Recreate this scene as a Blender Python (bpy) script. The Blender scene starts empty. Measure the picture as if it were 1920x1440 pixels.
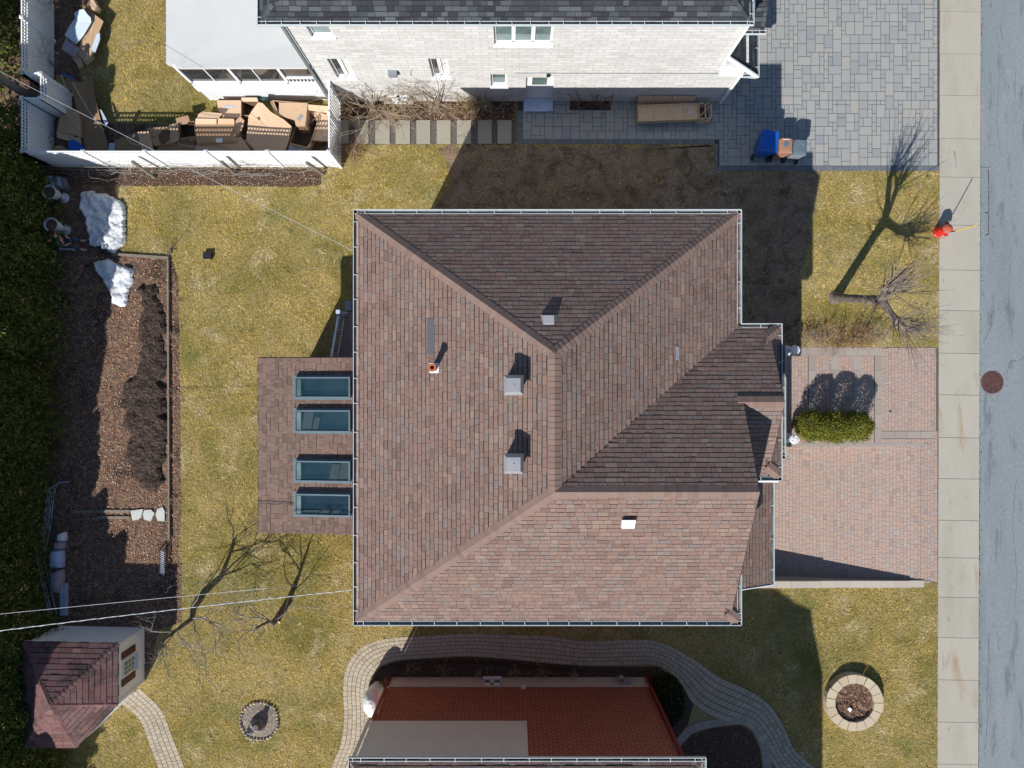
import bpy, math, random
import numpy as np
from mathutils import Vector, Matrix, noise as mnoise

C = bpy.context.scene.collection
random.seed(7); rng = np.random.default_rng(7)
rad = math.radians

# ---------------------------------------------------------------- camera, sky, sun, exposure
H = 27.0; F = 1331.0
cam_d = bpy.data.cameras.new("camera"); cam = bpy.data.objects.new("camera", cam_d); C.objects.link(cam)
cam.location = (0, 0, H); cam.rotation_euler = (0, 0, 0)
cam_d.sensor_width = 36; cam_d.lens = F / 1920 * 36; cam_d.clip_end = 2000
bpy.context.scene.camera = cam
SX, SY = .569, 1.146                                    # shadow shift per metre of height
elev = math.atan(1 / math.hypot(SX, SY)); azi = math.atan2(SX, SY)
W = bpy.data.worlds.new("World"); bpy.context.scene.world = W; W.use_nodes = True
sk = W.node_tree.nodes.new("ShaderNodeTexSky"); sk.sky_type = 'NISHITA'; sk.sun_disc = False
sk.sun_elevation = elev; sk.sun_rotation = azi + math.pi
sk.ozone_density = 3.5; sk.dust_density = .3; sk.air_density = 1.2
bg = W.node_tree.nodes["Background"]; bg.inputs[1].default_value = .078
W.node_tree.links.new(sk.outputs[0], bg.inputs[0])
sun_d = bpy.data.lights.new("sun", 'SUN'); sun_d.energy = 4.6; sun_d.angle = rad(.5); sun_d.color = (1, .955, .89)
sun = bpy.data.objects.new("sun", sun_d); C.objects.link(sun)
sun.rotation_euler = Vector((SX, SY, -1)).to_track_quat('-Z', 'Y').to_euler(); sun.location = (-20, -40, 35)
vs = bpy.context.scene.view_settings; vs.view_transform = 'Standard'; vs.look = 'None'; vs.gamma = 1; vs.exposure = .38
vs.use_curve_mapping = False

def P(px, py, z=0.0):                                   # photo pixel at height z -> metres
    k = (H - z) / F
    return Vector(((px - 960) * k, (720 - py) * k, z))

# ---------------------------------------------------------------- materials
def mat(name, cols, src='noise', scale=3.0, detail=6, fine=(60, .25), bump=(60, .3, .01), rough=.85, spec=.3,
        tint_noise=.0, metal=0, brick=None, coord='Object', alpha=None, trans=0, distort=0, patches=None, stretch=None):
    m = bpy.data.materials.new(name); m.use_nodes = True
    nt = m.node_tree; N = nt.nodes; L = nt.links
    b = N["Principled BSDF"]; b.inputs["Roughness"].default_value = rough
    b.inputs["Specular IOR Level"].default_value = spec; b.inputs["Metallic"].default_value = metal
    tc = N.new("ShaderNodeTexCoord")
    vec = tc.outputs[coord]
    if stretch:
        mp = N.new("ShaderNodeMapping"); mp.inputs['Scale'].default_value = stretch
        L.new(vec, mp.inputs['Vector']); vec = mp.outputs[0]
    ramp = N.new("ShaderNodeValToRGB"); el = ramp.color_ramp.elements
    pts = [(i / max(1, len(cols) - 1), c) for i, c in enumerate(cols)] if not isinstance(cols[0][1], tuple) else cols
    while len(el) < len(pts): el.new(.5)
    while len(el) > len(pts) and len(el) > 1: el.remove(el[-1])
    for e, (p, c) in zip(el, pts): e.position = p; e.color = (*c, 1)
    def noise(sc, det=6, dist=0):
        n = N.new("ShaderNodeTexNoise"); n.inputs['Scale'].default_value = sc; n.inputs['Detail'].default_value = det
        n.inputs['Roughness'].default_value = .62; n.inputs['Distortion'].default_value = dist
        L.new(vec, n.inputs['Vector']); return n.outputs['Fac']
    def math_(op, a, bb):
        q = N.new("ShaderNodeMath"); q.operation = op
        for i, v in enumerate((a, bb)):
            if isinstance(v, (int, float)): q.inputs[i].default_value = v
            else: L.new(v, q.inputs[i])
        return q.outputs[0]
    if src == 'tint':
        at = N.new("ShaderNodeAttribute"); at.attribute_name = "tint"
        f = at.outputs['Fac']
        if tint_noise:
            nz = math_('MULTIPLY', math_('SUBTRACT', noise(scale, detail), .5), tint_noise * 2)
            f = math_('ADD', f, nz)
    else:
        n0 = noise(scale, detail, distort)
        f = math_('ADD', math_('MULTIPLY', math_('SUBTRACT', n0, .5), 2.2), .5)
        if src == 'both':
            at = N.new("ShaderNodeAttribute"); at.attribute_name = "tint"
            f = math_('ADD', math_('MULTIPLY', f, 1 - tint_noise), math_('MULTIPLY', at.outputs['Fac'], tint_noise))
    L.new(f, ramp.inputs[0]); col = ramp.outputs[0]
    def mix(kind, fac, a, c2):
        x = N.new("ShaderNodeMix"); x.data_type = 'RGBA'; x.blend_type = kind; x.clamp_factor = True
        if isinstance(fac, (int, float)): x.inputs[0].default_value = fac
        else: L.new(fac, x.inputs[0])
        L.new(a, x.inputs[6])
        if isinstance(c2, tuple): x.inputs[7].default_value = (*c2, 1)
        else: L.new(c2, x.inputs[7])
        return x.outputs[2]
    if brick:
        bt = N.new("ShaderNodeTexBrick"); L.new(tc.outputs['UV'], bt.inputs['Vector'])
        bt.inputs['Scale'].default_value = 1; bt.inputs['Brick Width'].default_value = brick[0]
        bt.inputs['Row Height'].default_value = brick[1]; bt.inputs['Mortar Size'].default_value = brick[2]
        bt.inputs['Color1'].default_value = (0, 0, 0, 1); bt.inputs['Color2'].default_value = (1, 1, 1, 1)
        bt.inputs['Mortar'].default_value = (.5, .5, .5, 1); bt.inputs['Bias'].default_value = 0
        sep = N.new("ShaderNodeRGBToBW"); L.new(bt.outputs['Color'], sep.inputs[0])
        f2 = math_('ADD', math_('MULTIPLY', sep.outputs[0], .75), math_('MULTIPLY', f, .25))
        L.new(f2, ramp.inputs[0])
        col = mix('MIX', bt.outputs['Fac'], col, brick[3])
    if patches:                                         # (scale, threshold, softness, colour)
        for (ps, th, so, pc) in patches:
            pn = noise(ps, 4, .3)
            mr = N.new("ShaderNodeMapRange"); mr.inputs[1].default_value = th; mr.inputs[2].default_value = th + so
            L.new(pn, mr.inputs[0]); col = mix('MIX', mr.outputs[0], col, pc)
    if fine:
        fn = noise(fine[0], 3)
        v = math_('ADD', math_('MULTIPLY', math_('SUBTRACT', fn, .5), fine[1] * 4), 1)
        cc = N.new("ShaderNodeCombineColor")
        for i in range(3): L.new(v, cc.inputs[i])
        col = mix('MULTIPLY', 1.0, col, cc.outputs[0])
    L.new(col, b.inputs['Base Color'])
    if bump:
        bp = N.new("ShaderNodeBump"); bp.inputs['Strength'].default_value = bump[1]; bp.inputs['Distance'].default_value = bump[2]
        L.new(noise(bump[0], 4), bp.inputs['Height']); L.new(bp.outputs[0], b.inputs['Normal'])
    if trans: b.inputs['Transmission Weight'].default_value = trans
    return m

def flat(name, c, rough=.6, metal=0, spec=.4, var=.08):
    return mat(name, [tuple(x * (1 - var) for x in c), tuple(min(1, x * (1 + var)) for x in c)], scale=4, fine=(40, var * .6),
               bump=None, rough=rough, metal=metal, spec=spec)

MT = {}
MT['shingle'] = mat('brown_shingle', [(.175, .118, .1), (.21, .142, .118), (.24, .164, .134), (.215, .138, .118), (.2, .16, .146), (.262, .186, .15)],
                    src='tint', scale=.7, tint_noise=.3, fine=(45, .22), bump=(90, .5, .008), rough=.95, spec=.15)
MT['shingle_edge_and_shade'] = flat('butt_edge_and_shade', (.016, .011, .01), .95)  # dark asphalt edge, also painted in as the shadow line below each course
MT['shingle_cap'] = mat('brown_cap_shingle', [(.185, .125, .105), (.235, .162, .136), (.21, .143, .12)], src='tint', fine=(60, .15), bump=(90, .4, .006), rough=.95, spec=.15)
MT['shingle_grey'] = mat('charcoal_shingle', [(.03, .035, .045), (.045, .05, .06), (.06, .07, .082), (.1, .11, .12)], src='tint', fine=(60, .15),
                         bump=(90, .4, .006), rough=.95, spec=.15)
MT['shingle_shed'] = mat('shed_shingle', [(.13, .066, .066), (.19, .1, .096), (.155, .1, .1)], src='tint', scale=1.2, tint_noise=.5, fine=(60, .2),
                         bump=(90, .4, .006), rough=.95, spec=.15, patches=[(1.1, .5, .12, (.075, .05, .05)), (3, .6, .08, (.22, .13, .11))])
MT['shingle_dim'] = mat('sunroom_shingle', [(.14, .1, .084), (.19, .13, .106), (.22, .15, .12), (.175, .12, .1)], src='tint', fine=(60, .2),
                        bump=(90, .4, .006), rough=.95, spec=.15)
MT['white_metal'] = flat('white_painted_metal', (.78, .8, .8), .45)
MT['gutter'] = flat('pale_gutter_metal', (.5, .56, .57), .5)
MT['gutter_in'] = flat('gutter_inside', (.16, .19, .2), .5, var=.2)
MT['galv'] = flat('galvanised_vent', (.36, .36, .38), .45, metal=.3)
MT['white_brick'] = mat('pale_grey_brick', [(.44, .43, .41), (.62, .615, .6), (.53, .53, .52), (.7, .695, .68)], scale=1.3, fine=(9, .07), bump=(40, .2, .004),
                        brick=(.5, .19, .014, (.43, .435, .44)), rough=.9)
MT['red_brick'] = mat('red_brick', [(.17, .05, .032), (.28, .078, .048), (.22, .062, .04)], scale=1.2, fine=(30, .12), bump=(40, .2, .004),
                      brick=(.3, .13, .011, (.42, .24, .16)), rough=.9)
MT['found'] = mat('foundation_parging', [(.5, .46, .4), (.6, .56, .5)], scale=2, fine=(50, .06), bump=(50, .2, .004))
MT['stucco'] = mat('grey_green_stucco', [(.6, .61, .54), (.66, .67, .6)], scale=2, fine=(90, .07), bump=(120, .3, .004))
MT['vinyl'] = mat('white_vinyl', [(.76, .79, .82), (.84, .86, .88)], scale=1.5, fine=(30, .02), bump=None, rough=.4)
MT['pvcroof'] = mat('pale_membrane_roof', [(.56, .57, .56), (.61, .62, .61)], scale=.5, fine=(40, .03), bump=(6, .1, .01), rough=.6, patches=[(.9, .6, .2, (.47, .47, .44))])
MT['screen'] = mat('dark_screen_glass', [(.015, .018, .02), (.06, .065, .065)], scale=1.5, fine=None, bump=None, rough=.08, spec=.8)
MT['glass'] = mat('window_glass', [(.05, .09, .09), (.2, .27, .26)], scale=1.2, fine=None, bump=None, rough=.06, spec=.8)
MT['skyglass'] = mat('skylight_glass', [(.012, .03, .055), (.02, .06, .085), (.03, .075, .1)], scale=.9, fine=None, bump=None, rough=.07, spec=.6)
_n = MT['skyglass'].node_tree.nodes['Principled BSDF']; _n.inputs['Alpha'].default_value = .5
MT['skyframe'] = flat('skylight_frame', (.16, .22, .25), .4, metal=.3)
MT['dark'] = flat('black_metal', (.015, .016, .018), .5)
MT['black'] = flat('black_plastic', (.02, .02, .022), .45)
MT['orange'] = flat('orange_flue', (.42, .12, .06), .8)
MT['floor'] = mat('sunroom_floor', [(.5, .47, .36), (.6, .57, .45)], scale=2, fine=None, bump=None, rough=.6)
MT['teal'] = flat('teal_room_wall', (.16, .26, .3), .8)
MT['rockmulch'] = mat('stone_chips', [(.09, .075, .06), (.24, .2, .16), (.42, .37, .3)], scale=16, detail=3, fine=(40, .3), bump=(20, 1, .04))
MT['worn'] = mat('worn_lawn_earth', [(.06, .042, .03), (.15, .105, .075), (.25, .18, .135), (.1, .08, .04)], scale=1.6, detail=10, distort=.5, fine=(14, .4), bump=(26, .8, .03), rough=.95)
MT['concrete'] = mat('sidewalk_concrete', [(.32, .3, .25), (.4, .375, .32), (.36, .34, .29)], src='both', tint_noise=.45, scale=.7, fine=(28, .1), bump=(80, .3, .004), rough=.92,
                     patches=[(.8, .6, .14, (.33, .255, .17)), (2.2, .66, .06, (.27, .25, .21))], stretch=(1.6, .5, 1))
MT['asphalt'] = mat('asphalt', [(.165, .195, .215), (.215, .245, .265), (.19, .22, .24)], scale=.35, detail=10, fine=(24, .22), bump=(120, .6, .006), rough=.93,
                    patches=[(.5, .52, .2, (.26, .275, .28)), (1.6, .56, .1, (.15, .17, .185)), (9, .68, .05, (.12, .13, .14)), (26, .72, .03, (.36, .36, .35))], stretch=(1.5, .3, 1))
MT['crack'] = flat('asphalt_crack', (.035, .03, .028), .95)
MT['joint'] = flat('joint_sand', (.1, .09, .075), .95)
MT['jointdark'] = flat('joint_dark', (.06, .06, .055), .95)
MT['slab'] = mat('grey_paver', [(.25, .262, .28), (.282, .293, .295), (.3, .307, .3), (.318, .323, .312), (.335, .322, .3)], src='tint', scale=1.2, tint_noise=.2, fine=(45, .08),
                 bump=(120, .3, .003), rough=.9)
MT['slabdark'] = mat('charcoal_border_paver', [(.12, .135, .155), (.155, .17, .185)], src='tint', scale=2, tint_noise=.2, fine=(45, .08), bump=(120, .3, .003))
MT['pinkpaver'] = mat('pink_paver', [(.3, .235, .21), (.38, .28, .235), (.41, .29, .235), (.345, .275, .255), (.37, .32, .28)], src='tint', scale=1.1, tint_noise=.25, fine=(45, .1),
                      bump=(120, .3, .003), rough=.9)
MT['border'] = mat('grey_pink_border_stone', [(.29, .25, .225), (.34, .3, .27)], src='tint', scale=3, tint_noise=.2, fine=(45, .06), bump=(120, .3, .003))
MT['cobble'] = mat('tan_cobble', [(.35, .29, .21), (.42, .35, .26), (.45, .385, .29), (.39, .33, .265)], src='tint', scale=3, tint_noise=.15, fine=(50, .08), bump=(90, .4, .005))
MT['capstone'] = mat('pale_cap_stone', [(.4, .35, .3), (.46, .41, .35)], src='tint', scale=3, tint_noise=.2, fine=(45, .06), bump=(120, .3, .003))
MT['sandstone'] = mat('sandstone_block', [(.44, .36, .25), (.51, .43, .31), (.47, .4, .3)], src='tint', scale=3, tint_noise=.25, fine=(45, .08), bump=(60, .3, .004))
MT['stepslab'] = mat('stepping_slab', [(.29, .27, .22), (.34, .32, .265)], src='both', tint_noise=.5, scale=2, fine=(45, .07), bump=(90, .3, .003))
MT['gravel'] = mat('dark_gravel', [(.05, .045, .04), (.11, .1, .09), (.24, .22, .19)], scale=28, detail=2, fine=(50, .3), bump=(30, 1, .03))
MT['mulch'] = mat('mulch', [(.035, .022, .016), (.07, .045, .032), (.11, .075, .05)], scale=9, fine=(40, .35), bump=(25, 1, .03))
MT['soil'] = mat('leafy_soil', [(.06, .038, .03), (.155, .095, .068), (.33, .2, .135)], scale=6, fine=(36, .4), bump=(22, 1, .04),
                 patches=[(.8, .52, .16, (.05, .033, .027)), (2.2, .6, .1, (.2, .17, .09))])
MT['darksoil'] = mat('turned_soil', [(.02, .014, .012), (.07, .048, .038), (.17, .12, .095)], scale=9, fine=(22, .5), bump=(9, 1, .25))
MT['lawn'] = mat('lawn', [(.12, .115, .035), (.23, .19, .07), (.31, .25, .12), (.19, .17, .055)], scale=.55, detail=12, distort=.4, fine=(16, .4), bump=(30, .8, .03),
                 rough=.95, spec=.1, patches=[(.35, .6, .16, (.1, .11, .025)), (.9, .64, .1, (.31, .25, .13))])
MT['blade'] = mat('grass_blades', [(.085, .08, .015), (.32, .24, .05), (.58, .42, .13), (.8, .59, .29)], src='both', tint_noise=.5, scale=.6, detail=10, distort=.4, fine=(10, .42), bump=None,
                  rough=.9, spec=.1, patches=[(.33, .47, .22, (.17, .165, .03)), (.9, .54, .14, (.6, .48, .26)), (.5, .58, .1, (.2, .21, .05)), (3.2, .58, .1, (.12, .125, .035)), (5, .62, .08, (.6, .5, .33))])
MT['leaflitter'] = mat('dead_leaves', [(.09, .05, .035), (.27, .14, .08), (.48, .28, .16), (.72, .52, .36)], src='tint', fine=None, bump=None, rough=.9)
MT['bark'] = mat('bark', [(.06, .05, .042), (.15, .125, .11), (.3, .265, .24)], scale=7, fine=(40, .3), bump=(18, 1, .03))
MT['twig'] = mat('pale_twigs', [(.24, .18, .13), (.42, .34, .25)], scale=4, fine=None, bump=None)
MT['shoot'] = mat('grey_brown_shoots', [(.12, .095, .08), (.28, .235, .2)], scale=4, fine=None, bump=None)
MT['twiggrey'] = mat('grey_twigs', [(.16, .14, .125), (.3, .28, .26)], scale=4, fine=None, bump=None)
MT['twigred'] = mat('reddish_twigs', [(.15, .075, .05), (.27, .15, .1)], scale=4, fine=None, bump=None)
MT['drystem'] = mat('dry_straw', [(.26, .18, .09), (.48, .36, .2)], scale=4, fine=None, bump=None)
MT['cut'] = flat('cut_wood', (.72, .58, .38), .8)
MT['cedar'] = mat('cedar_foliage', [(.03, .045, .01), (.075, .1, .017), (.12, .15, .026), (.19, .21, .05)], src='tint', scale=2.5, tint_noise=.4, fine=None, bump=None, rough=.8, spec=.2)
MT['yew'] = mat('bright_cedar_foliage', [(.045, .058, .008), (.11, .135, .012), (.2, .23, .022), (.15, .11, .03), (.24, .26, .035)], src='tint', scale=2.5, tint_noise=.3, fine=None, bump=None, rough=.8, spec=.2)
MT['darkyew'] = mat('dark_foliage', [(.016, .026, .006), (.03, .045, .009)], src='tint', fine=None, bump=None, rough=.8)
MT['snow'] = mat('old_snow', [(.5, .53, .57), (.72, .75, .78)], scale=3, fine=(14, .08), bump=(9, .6, .03), rough=.6, patches=[(3, .6, .12, (.45, .42, .4)), (7, .62, .06, (.32, .27, .23)), (20, .7, .02, (.1, .08, .06))])
MT['card'] = mat('cardboard', [(.27, .165, .095), (.42, .27, .16), (.62, .44, .3)], src='tint', tint_noise=.12, scale=2.5, fine=(20, .05), bump=None, rough=.85)
MT['tape'] = flat('packing_tape', (.5, .38, .25), .25)
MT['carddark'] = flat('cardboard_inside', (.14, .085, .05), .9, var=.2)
MT['wood'] = mat('raw_pine', [(.42, .29, .18), (.58, .42, .28), (.5, .34, .21)], scale=3, fine=(18, .12), bump=(20, .2, .004), stretch=(1, 6, 1))
MT['oldwood'] = mat('weathered_wood', [(.14, .12, .1), (.27, .23, .19)], scale=3, fine=(18, .2), bump=(20, .3, .006), stretch=(5, 5, .8))
MT['boards'] = mat('grey_deck_boards', [(.2, .19, .185), (.27, .255, .245)], scale=2, fine=(20, .1), bump=None)
MT['siding'] = mat('shed_siding', [(.82, .86, .9), (.88, .91, .94)], scale=2, fine=(40, .04), bump=None, rough=.6)
MT['maroon'] = flat('maroon_paint', (.085, .022, .025), .5)
MT['redtrim'] = flat('red_downspout', (.2, .03, .025), .5)
MT['hydrant'] = flat('hydrant_red', (.62, .025, .018), .45)
MT['hydrant_top'] = flat('hydrant_bonnet', (.45, .09, .055), .6)
MT['yellow'] = flat('yellow_pole', (.75, .55, .05), .5)
MT['blue'] = flat('blue_plastic', (.008, .1, .46), .35)
MT['bin_brown'] = flat('brown_bin', (.32, .175, .115), .6)
MT['bin_grey'] = flat('grey_blue_bin', (.1, .15, .18), .45)
MT['bin_body'] = flat('grey_bin_body', (.22, .24, .27), .5)
MT['iron'] = mat('rusty_iron', [(.09, .045, .04), (.17, .09, .08)], scale=6, fine=(40, .2), bump=None, rough=.7, metal=.3)
MT['urn'] = mat('white_urn', [(.42, .46, .52), (.56, .6, .66)], scale=5, fine=(30, .1), bump=None, rough=.7)
MT['foil'] = mat('white_wrap', [(.75, .78, .8), (.9, .9, .9)], scale=5, fine=None, bump=(9, 1, .06), rough=.45)
MT['rock'] = mat('grey_rock', [(.16, .16, .17), (.34, .34, .35)], scale=5, fine=(20, .2), bump=(10, 1, .05))
MT['stone'] = mat('pale_stone', [(.4, .42, .4), (.55, .57, .54)], scale=2, fine=(30, .06), bump=None)
MT['skin'] = flat('skin', (.5, .29, .2), .6)
MT['greenshirt'] = flat('dark_green_shirt', (.025, .05, .035), .9)
MT['jeans'] = flat('blue_jeans', (.03, .045, .09), .9)
MT['shoe'] = flat('tan_shoe', (.42, .36, .27), .8)
MT['hair'] = flat('dark_brown_hair', (.03, .018, .012), .8)
MT['plasticwhite'] = flat('white_plastic_sheet', (.55, .64, .72), .4)
MT['bagblue'] = flat('pale_blue_bag', (.42, .5, .66), .5, var=.2)
MT['bagpink'] = mat('printed_bag', [(.3, .15, .15), (.4, .35, .4), (.2, .1, .1)], scale=6, fine=None, bump=None)
MT['ink'] = flat('black_ink', (.03, .025, .022), .9)
MT['label'] = flat('white_label', (.75, .78, .8), .7)
MT['wire'] = flat('twisted_cable', (.62, .64, .66), .4, metal=.2)
MT['leafgreen'] = flat('teal_tarp', (.03, .08, .075), .6)

# ---------------------------------------------------------------- mesh helpers
def wloc(o):
    v = Vector((0, 0, 0))
    while o is not None: v = v + o.location; o = o.parent
    return v

class MB:
    def __init__(s): s.v = []; s.f = []; s.m = []; s.t = []; s.uv = []
    def face(s, pts, m=0, t=None, uv=None):
        i = len(s.v); s.v += [tuple(p) for p in pts]; s.f.append(tuple(range(i, i + len(pts))))
        s.m.append(m); s.t.append(random.random() if t is None else t); s.uv.append(uv)
    def mesh(s, V, Fs, m=0, t=None):
        i = len(s.v); s.v += [tuple(p) for p in V]
        for f in Fs:
            s.f.append(tuple(i + a for a in f)); s.m.append(m); s.t.append(random.random() if t is None else t); s.uv.append(None)
    def box(s, x0, x1, y0, y1, z0, z1, m=0, rot=0, c=None, t=None):
        V = [(x, y, z) for z in (z0, z1) for y in (y0, y1) for x in (x0, x1)]
        if rot:
            cx, cy = c if c else ((x0 + x1) / 2, (y0 + y1) / 2); a, b = math.cos(rot), math.sin(rot)
            V = [(cx + (x - cx) * a - (y - cy) * b, cy + (x - cx) * b + (y - cy) * a, z) for x, y, z in V]
        tt = random.random() if t is None else t
        s.mesh(V, [(0, 2, 3, 1), (4, 5, 7, 6), (0, 1, 5, 4), (1, 3, 7, 5), (3, 2, 6, 7), (2, 0, 4, 6)], m, tt)
    def prism(s, poly, z0, z1, m=0, t=None, mside=None):
        n = len(poly); zt = z1 if hasattr(z1, '__len__') else [z1] * n; zb = z0 if hasattr(z0, '__len__') else [z0] * n
        tt = random.random() if t is None else t
        s.mesh([(p[0], p[1], z) for p, z in zip(poly, zb)] + [(p[0], p[1], z) for p, z in zip(poly, zt)],
               [tuple(range(n, 2 * n))], m, tt)
        k = len(s.v) - 2 * n; ms = m if mside is None else mside
        for i in range(n):
            j = (i + 1) % n; s.f.append((k + i, k + j, k + n + j, k + n + i)); s.m.append(ms); s.t.append(tt); s.uv.append(None)
        s.f.append(tuple(k + i for i in reversed(range(n)))); s.m.append(ms); s.t.append(tt); s.uv.append(None)
    def slab(s, pts, th, m=0, t=None):                  # 3D polygon with thickness down its normal
        pts = [Vector(p) for p in pts]; n = (pts[1] - pts[0]).cross(pts[2] - pts[0]).normalized()
        if n.z < 0: n = -n
        k = len(pts); tt = random.random() if t is None else t
        s.mesh(pts + [p - n * th for p in pts], [tuple(range(k)), tuple(reversed(range(k, 2 * k)))] +
               [(i, i + k, (i + 1) % k + k, (i + 1) % k) for i in range(k)], m, tt)
    def bar(s, a, b, w, h=None, m=0, t=None):           # rectangular bar from a to b
        a = Vector(a); b = Vector(b); d = (b - a).normalized(); h = w if h is None else h
        u = d.cross(Vector((0, 0, 1))); u = Vector((1, 0, 0)) if u.length < 1e-3 else u.normalized(); q = u.cross(d).normalized()
        V = [e + u * sx * w / 2 + q * sy * h / 2 for e in (a, b) for sx, sy in ((-1, -1), (1, -1), (1, 1), (-1, 1))]
        s.mesh(V, [(0, 3, 2, 1), (4, 5, 6, 7), (0, 1, 5, 4), (1, 2, 6, 5), (2, 3, 7, 6), (3, 0, 4, 7)], m, t)
    def tube(s, pts, rs, n=6, m=0, t=None, cap=True):
        pts = [Vector(p) for p in pts]
        if not hasattr(rs, '__len__'): rs = [rs] * len(pts)
        k = len(s.v); tt = random.random() if t is None else t; prev = None
        for i, p in enumerate(pts):
            d = (pts[min(i + 1, len(pts) - 1)] - pts[max(i - 1, 0)])
            d = d.normalized() if d.length > 1e-9 else Vector((0, 0, 1))
            u = prev if prev is not None else (Vector((1, 0, 0)) if abs(d.x) < .8 else Vector((0, 1, 0)))
            u = (u - d * u.dot(d)).normalized(); prev = u; q = d.cross(u)
            for j in range(n):
                a = 2 * math.pi * j / n; s.v.append(tuple(p + (u * math.cos(a) + q * math.sin(a)) * rs[i]))
        fs = []
        for i in range(len(pts) - 1):
            for j in range(n):
                a = k + i * n + j; b = k + i * n + (j + 1) % n; fs.append((a, b, b + n, a + n))
        if cap: fs.append(tuple(k + j for j in reversed(range(n)))); fs.append(tuple(k + (len(pts) - 1) * n + j for j in range(n)))
        for f in fs: s.f.append(f); s.m.append(m); s.t.append(tt); s.uv.append(None)
    def lathe(s, c, prof, n=24, m=0, t=None):           # prof: (r, z)
        c = Vector(c); k = len(s.v); tt = random.random() if t is None else t
        for r, z in prof:
            for j in range(n):
                a = 2 * math.pi * j / n; s.v.append((c.x + r * math.cos(a), c.y + r * math.sin(a), c.z + z))
        for i in range(len(prof) - 1):
            for j in range(n):
                a = k + i * n + j; b = k + i * n + (j + 1) % n
                s.f.append((a, b, b + n, a + n)); s.m.append(m); s.t.append(tt); s.uv.append(None)
        for i, rev in ((0, True), (len(prof) - 1, False)):
            if prof[i][0] > 1e-4:
                r_ = list(range(k + i * n, k + i * n + n)); s.f.append(tuple(reversed(r_)) if rev else tuple(r_)); s.m.append(m); s.t.append(tt); s.uv.append(None)
    def build(s, name, mats, parent=None, smooth=False):
        if not isinstance(mats, (list, tuple)): mats = [mats]
        off = wloc(parent); me = bpy.data.meshes.new(name)
        me.from_pydata([(x - off.x, y - off.y, z - off.z) for x, y, z in s.v], [], s.f)
        for m in mats: me.materials.append(MT[m] if isinstance(m, str) else m)
        me.polygons.foreach_set('material_index', s.m)
        ca = me.color_attributes.new('tint', 'FLOAT_COLOR', 'CORNER'); ul = me.uv_layers.new(name='UVMap')
        cols = []; uvs = []
        for f, t, uv in zip(s.f, s.t, s.uv):
            cols += [t, t, t, 1] * len(f)
            if uv: 
                for q in uv: uvs += [q[0], q[1]]
            else:
                a, b, c = (Vector(s.v[f[i]]) for i in (0, 1, 2)); n = (b - a).cross(c - a)
                ax = max(range(3), key=lambda i: abs(n[i]))
                ia, ib = ((1, 2), (0, 2), (0, 1))[ax]
                for i in f: uvs += [s.v[i][ia], s.v[i][ib]]
        ca.data.foreach_set('color', cols); ul.data.foreach_set('uv', uvs)
        if smooth: me.polygons.foreach_set('use_smooth', [True] * len(s.f))
        me.update(); o = bpy.data.objects.new(name, me); C.objects.link(o)
        if parent: o.parent = parent
        return o

def fast_mesh(name, V, Fa, mats, tint=None, parent=None, smooth=False):   # numpy: V (n,3), Fa (m,k)
    me = bpy.data.meshes.new(name); off = wloc(parent); V = V - np.array(off)[None]
    n, k = Fa.shape
    me.vertices.add(len(V)); me.vertices.foreach_set('co', V.astype(np.float32).ravel())
    me.loops.add(n * k); me.loops.foreach_set('vertex_index', Fa.astype(np.int32).ravel())
    me.polygons.add(n); me.polygons.foreach_set('loop_start', np.arange(0, n * k, k, dtype=np.int32))
    me.update(calc_edges=True)
    for m in mats: me.materials.append(MT[m])
    ca = me.color_attributes.new('tint', 'FLOAT_COLOR', 'CORNER')
    t = rng.random(n) if tint is None else tint
    c = np.ones((n, k, 4), np.float32); c[:, :, :3] = t[:, None, None]; ca.data.foreach_set('color', c.ravel())
    if smooth: me.polygons.foreach_set('use_smooth', np.ones(n, bool))
    o = bpy.data.objects.new(name, me); C.objects.link(o)
    if parent: o.parent = parent
    return o

def thing(name, label, cat, loc=(0, 0, 0), group=None):
    o = bpy.data.objects.new(name, None); C.objects.link(o); o.location = loc; o.empty_display_size = .2
    return tag(o, label, cat, group)
def tag(o, label, cat, group=None):
    o['label'] = label; o['category'] = cat
    if group: o['group'] = group
    return o
def struct(o): o['kind'] = 'structure'; return o
def stuff(o, label, cat): o['kind'] = 'stuff'; o['label'] = label; o['category'] = cat; return o
def recenter(o, c):                                     # give a one-mesh thing its origin at its base
    c = Vector(c); o.data.transform(Matrix.Translation(-c)); o.location = c; return o
def rcopy(o, loc, rz=0, label=None, sc=1):
    c = o.copy(); C.objects.link(c); c.location = loc; c.rotation_euler = (0, 0, rz); c.scale = (sc, sc, sc)
    if label: c['label'] = label
    for ch in list(o.children):
        d = ch.copy(); C.objects.link(d); d.parent = c
        for g in ch.children:
            e = g.copy(); C.objects.link(e); e.parent = d
    return c
def leaves(pts, size, nrm=None, aspect=1.0, jit=.5):    # one quad per point, random tilt
    n = len(pts); a = rng.normal(size=(n, 3)); a /= np.linalg.norm(a, axis=1)[:, None]
    b = rng.normal(size=(n, 3)); b -= (b * a).sum(1)[:, None] * a; b /= np.linalg.norm(b, axis=1)[:, None]
    s = size * rng.uniform(1 - jit, 1 + jit, n)[:, None]
    a = a * s; b = b * s * aspect
    V = np.stack([pts - a, pts - b * .6, pts + a, pts + b * .6], 1).reshape(-1, 3)
    return V, np.arange(4 * n).reshape(n, 4)
def clip(poly, axis, val, keep_gt):
    out = []; n = len(poly)
    for i in range(n):
        a, b = poly[i], poly[(i + 1) % n]; ia = (a[axis] >= val) == keep_gt; ib = (b[axis] >= val) == keep_gt
        if ia: out.append(a)
        if ia != ib:
            t = (val - a[axis]) / (b[axis] - a[axis]); out.append((a[0] + (b[0] - a[0]) * t, a[1] + (b[1] - a[1]) * t))
    return out
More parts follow.
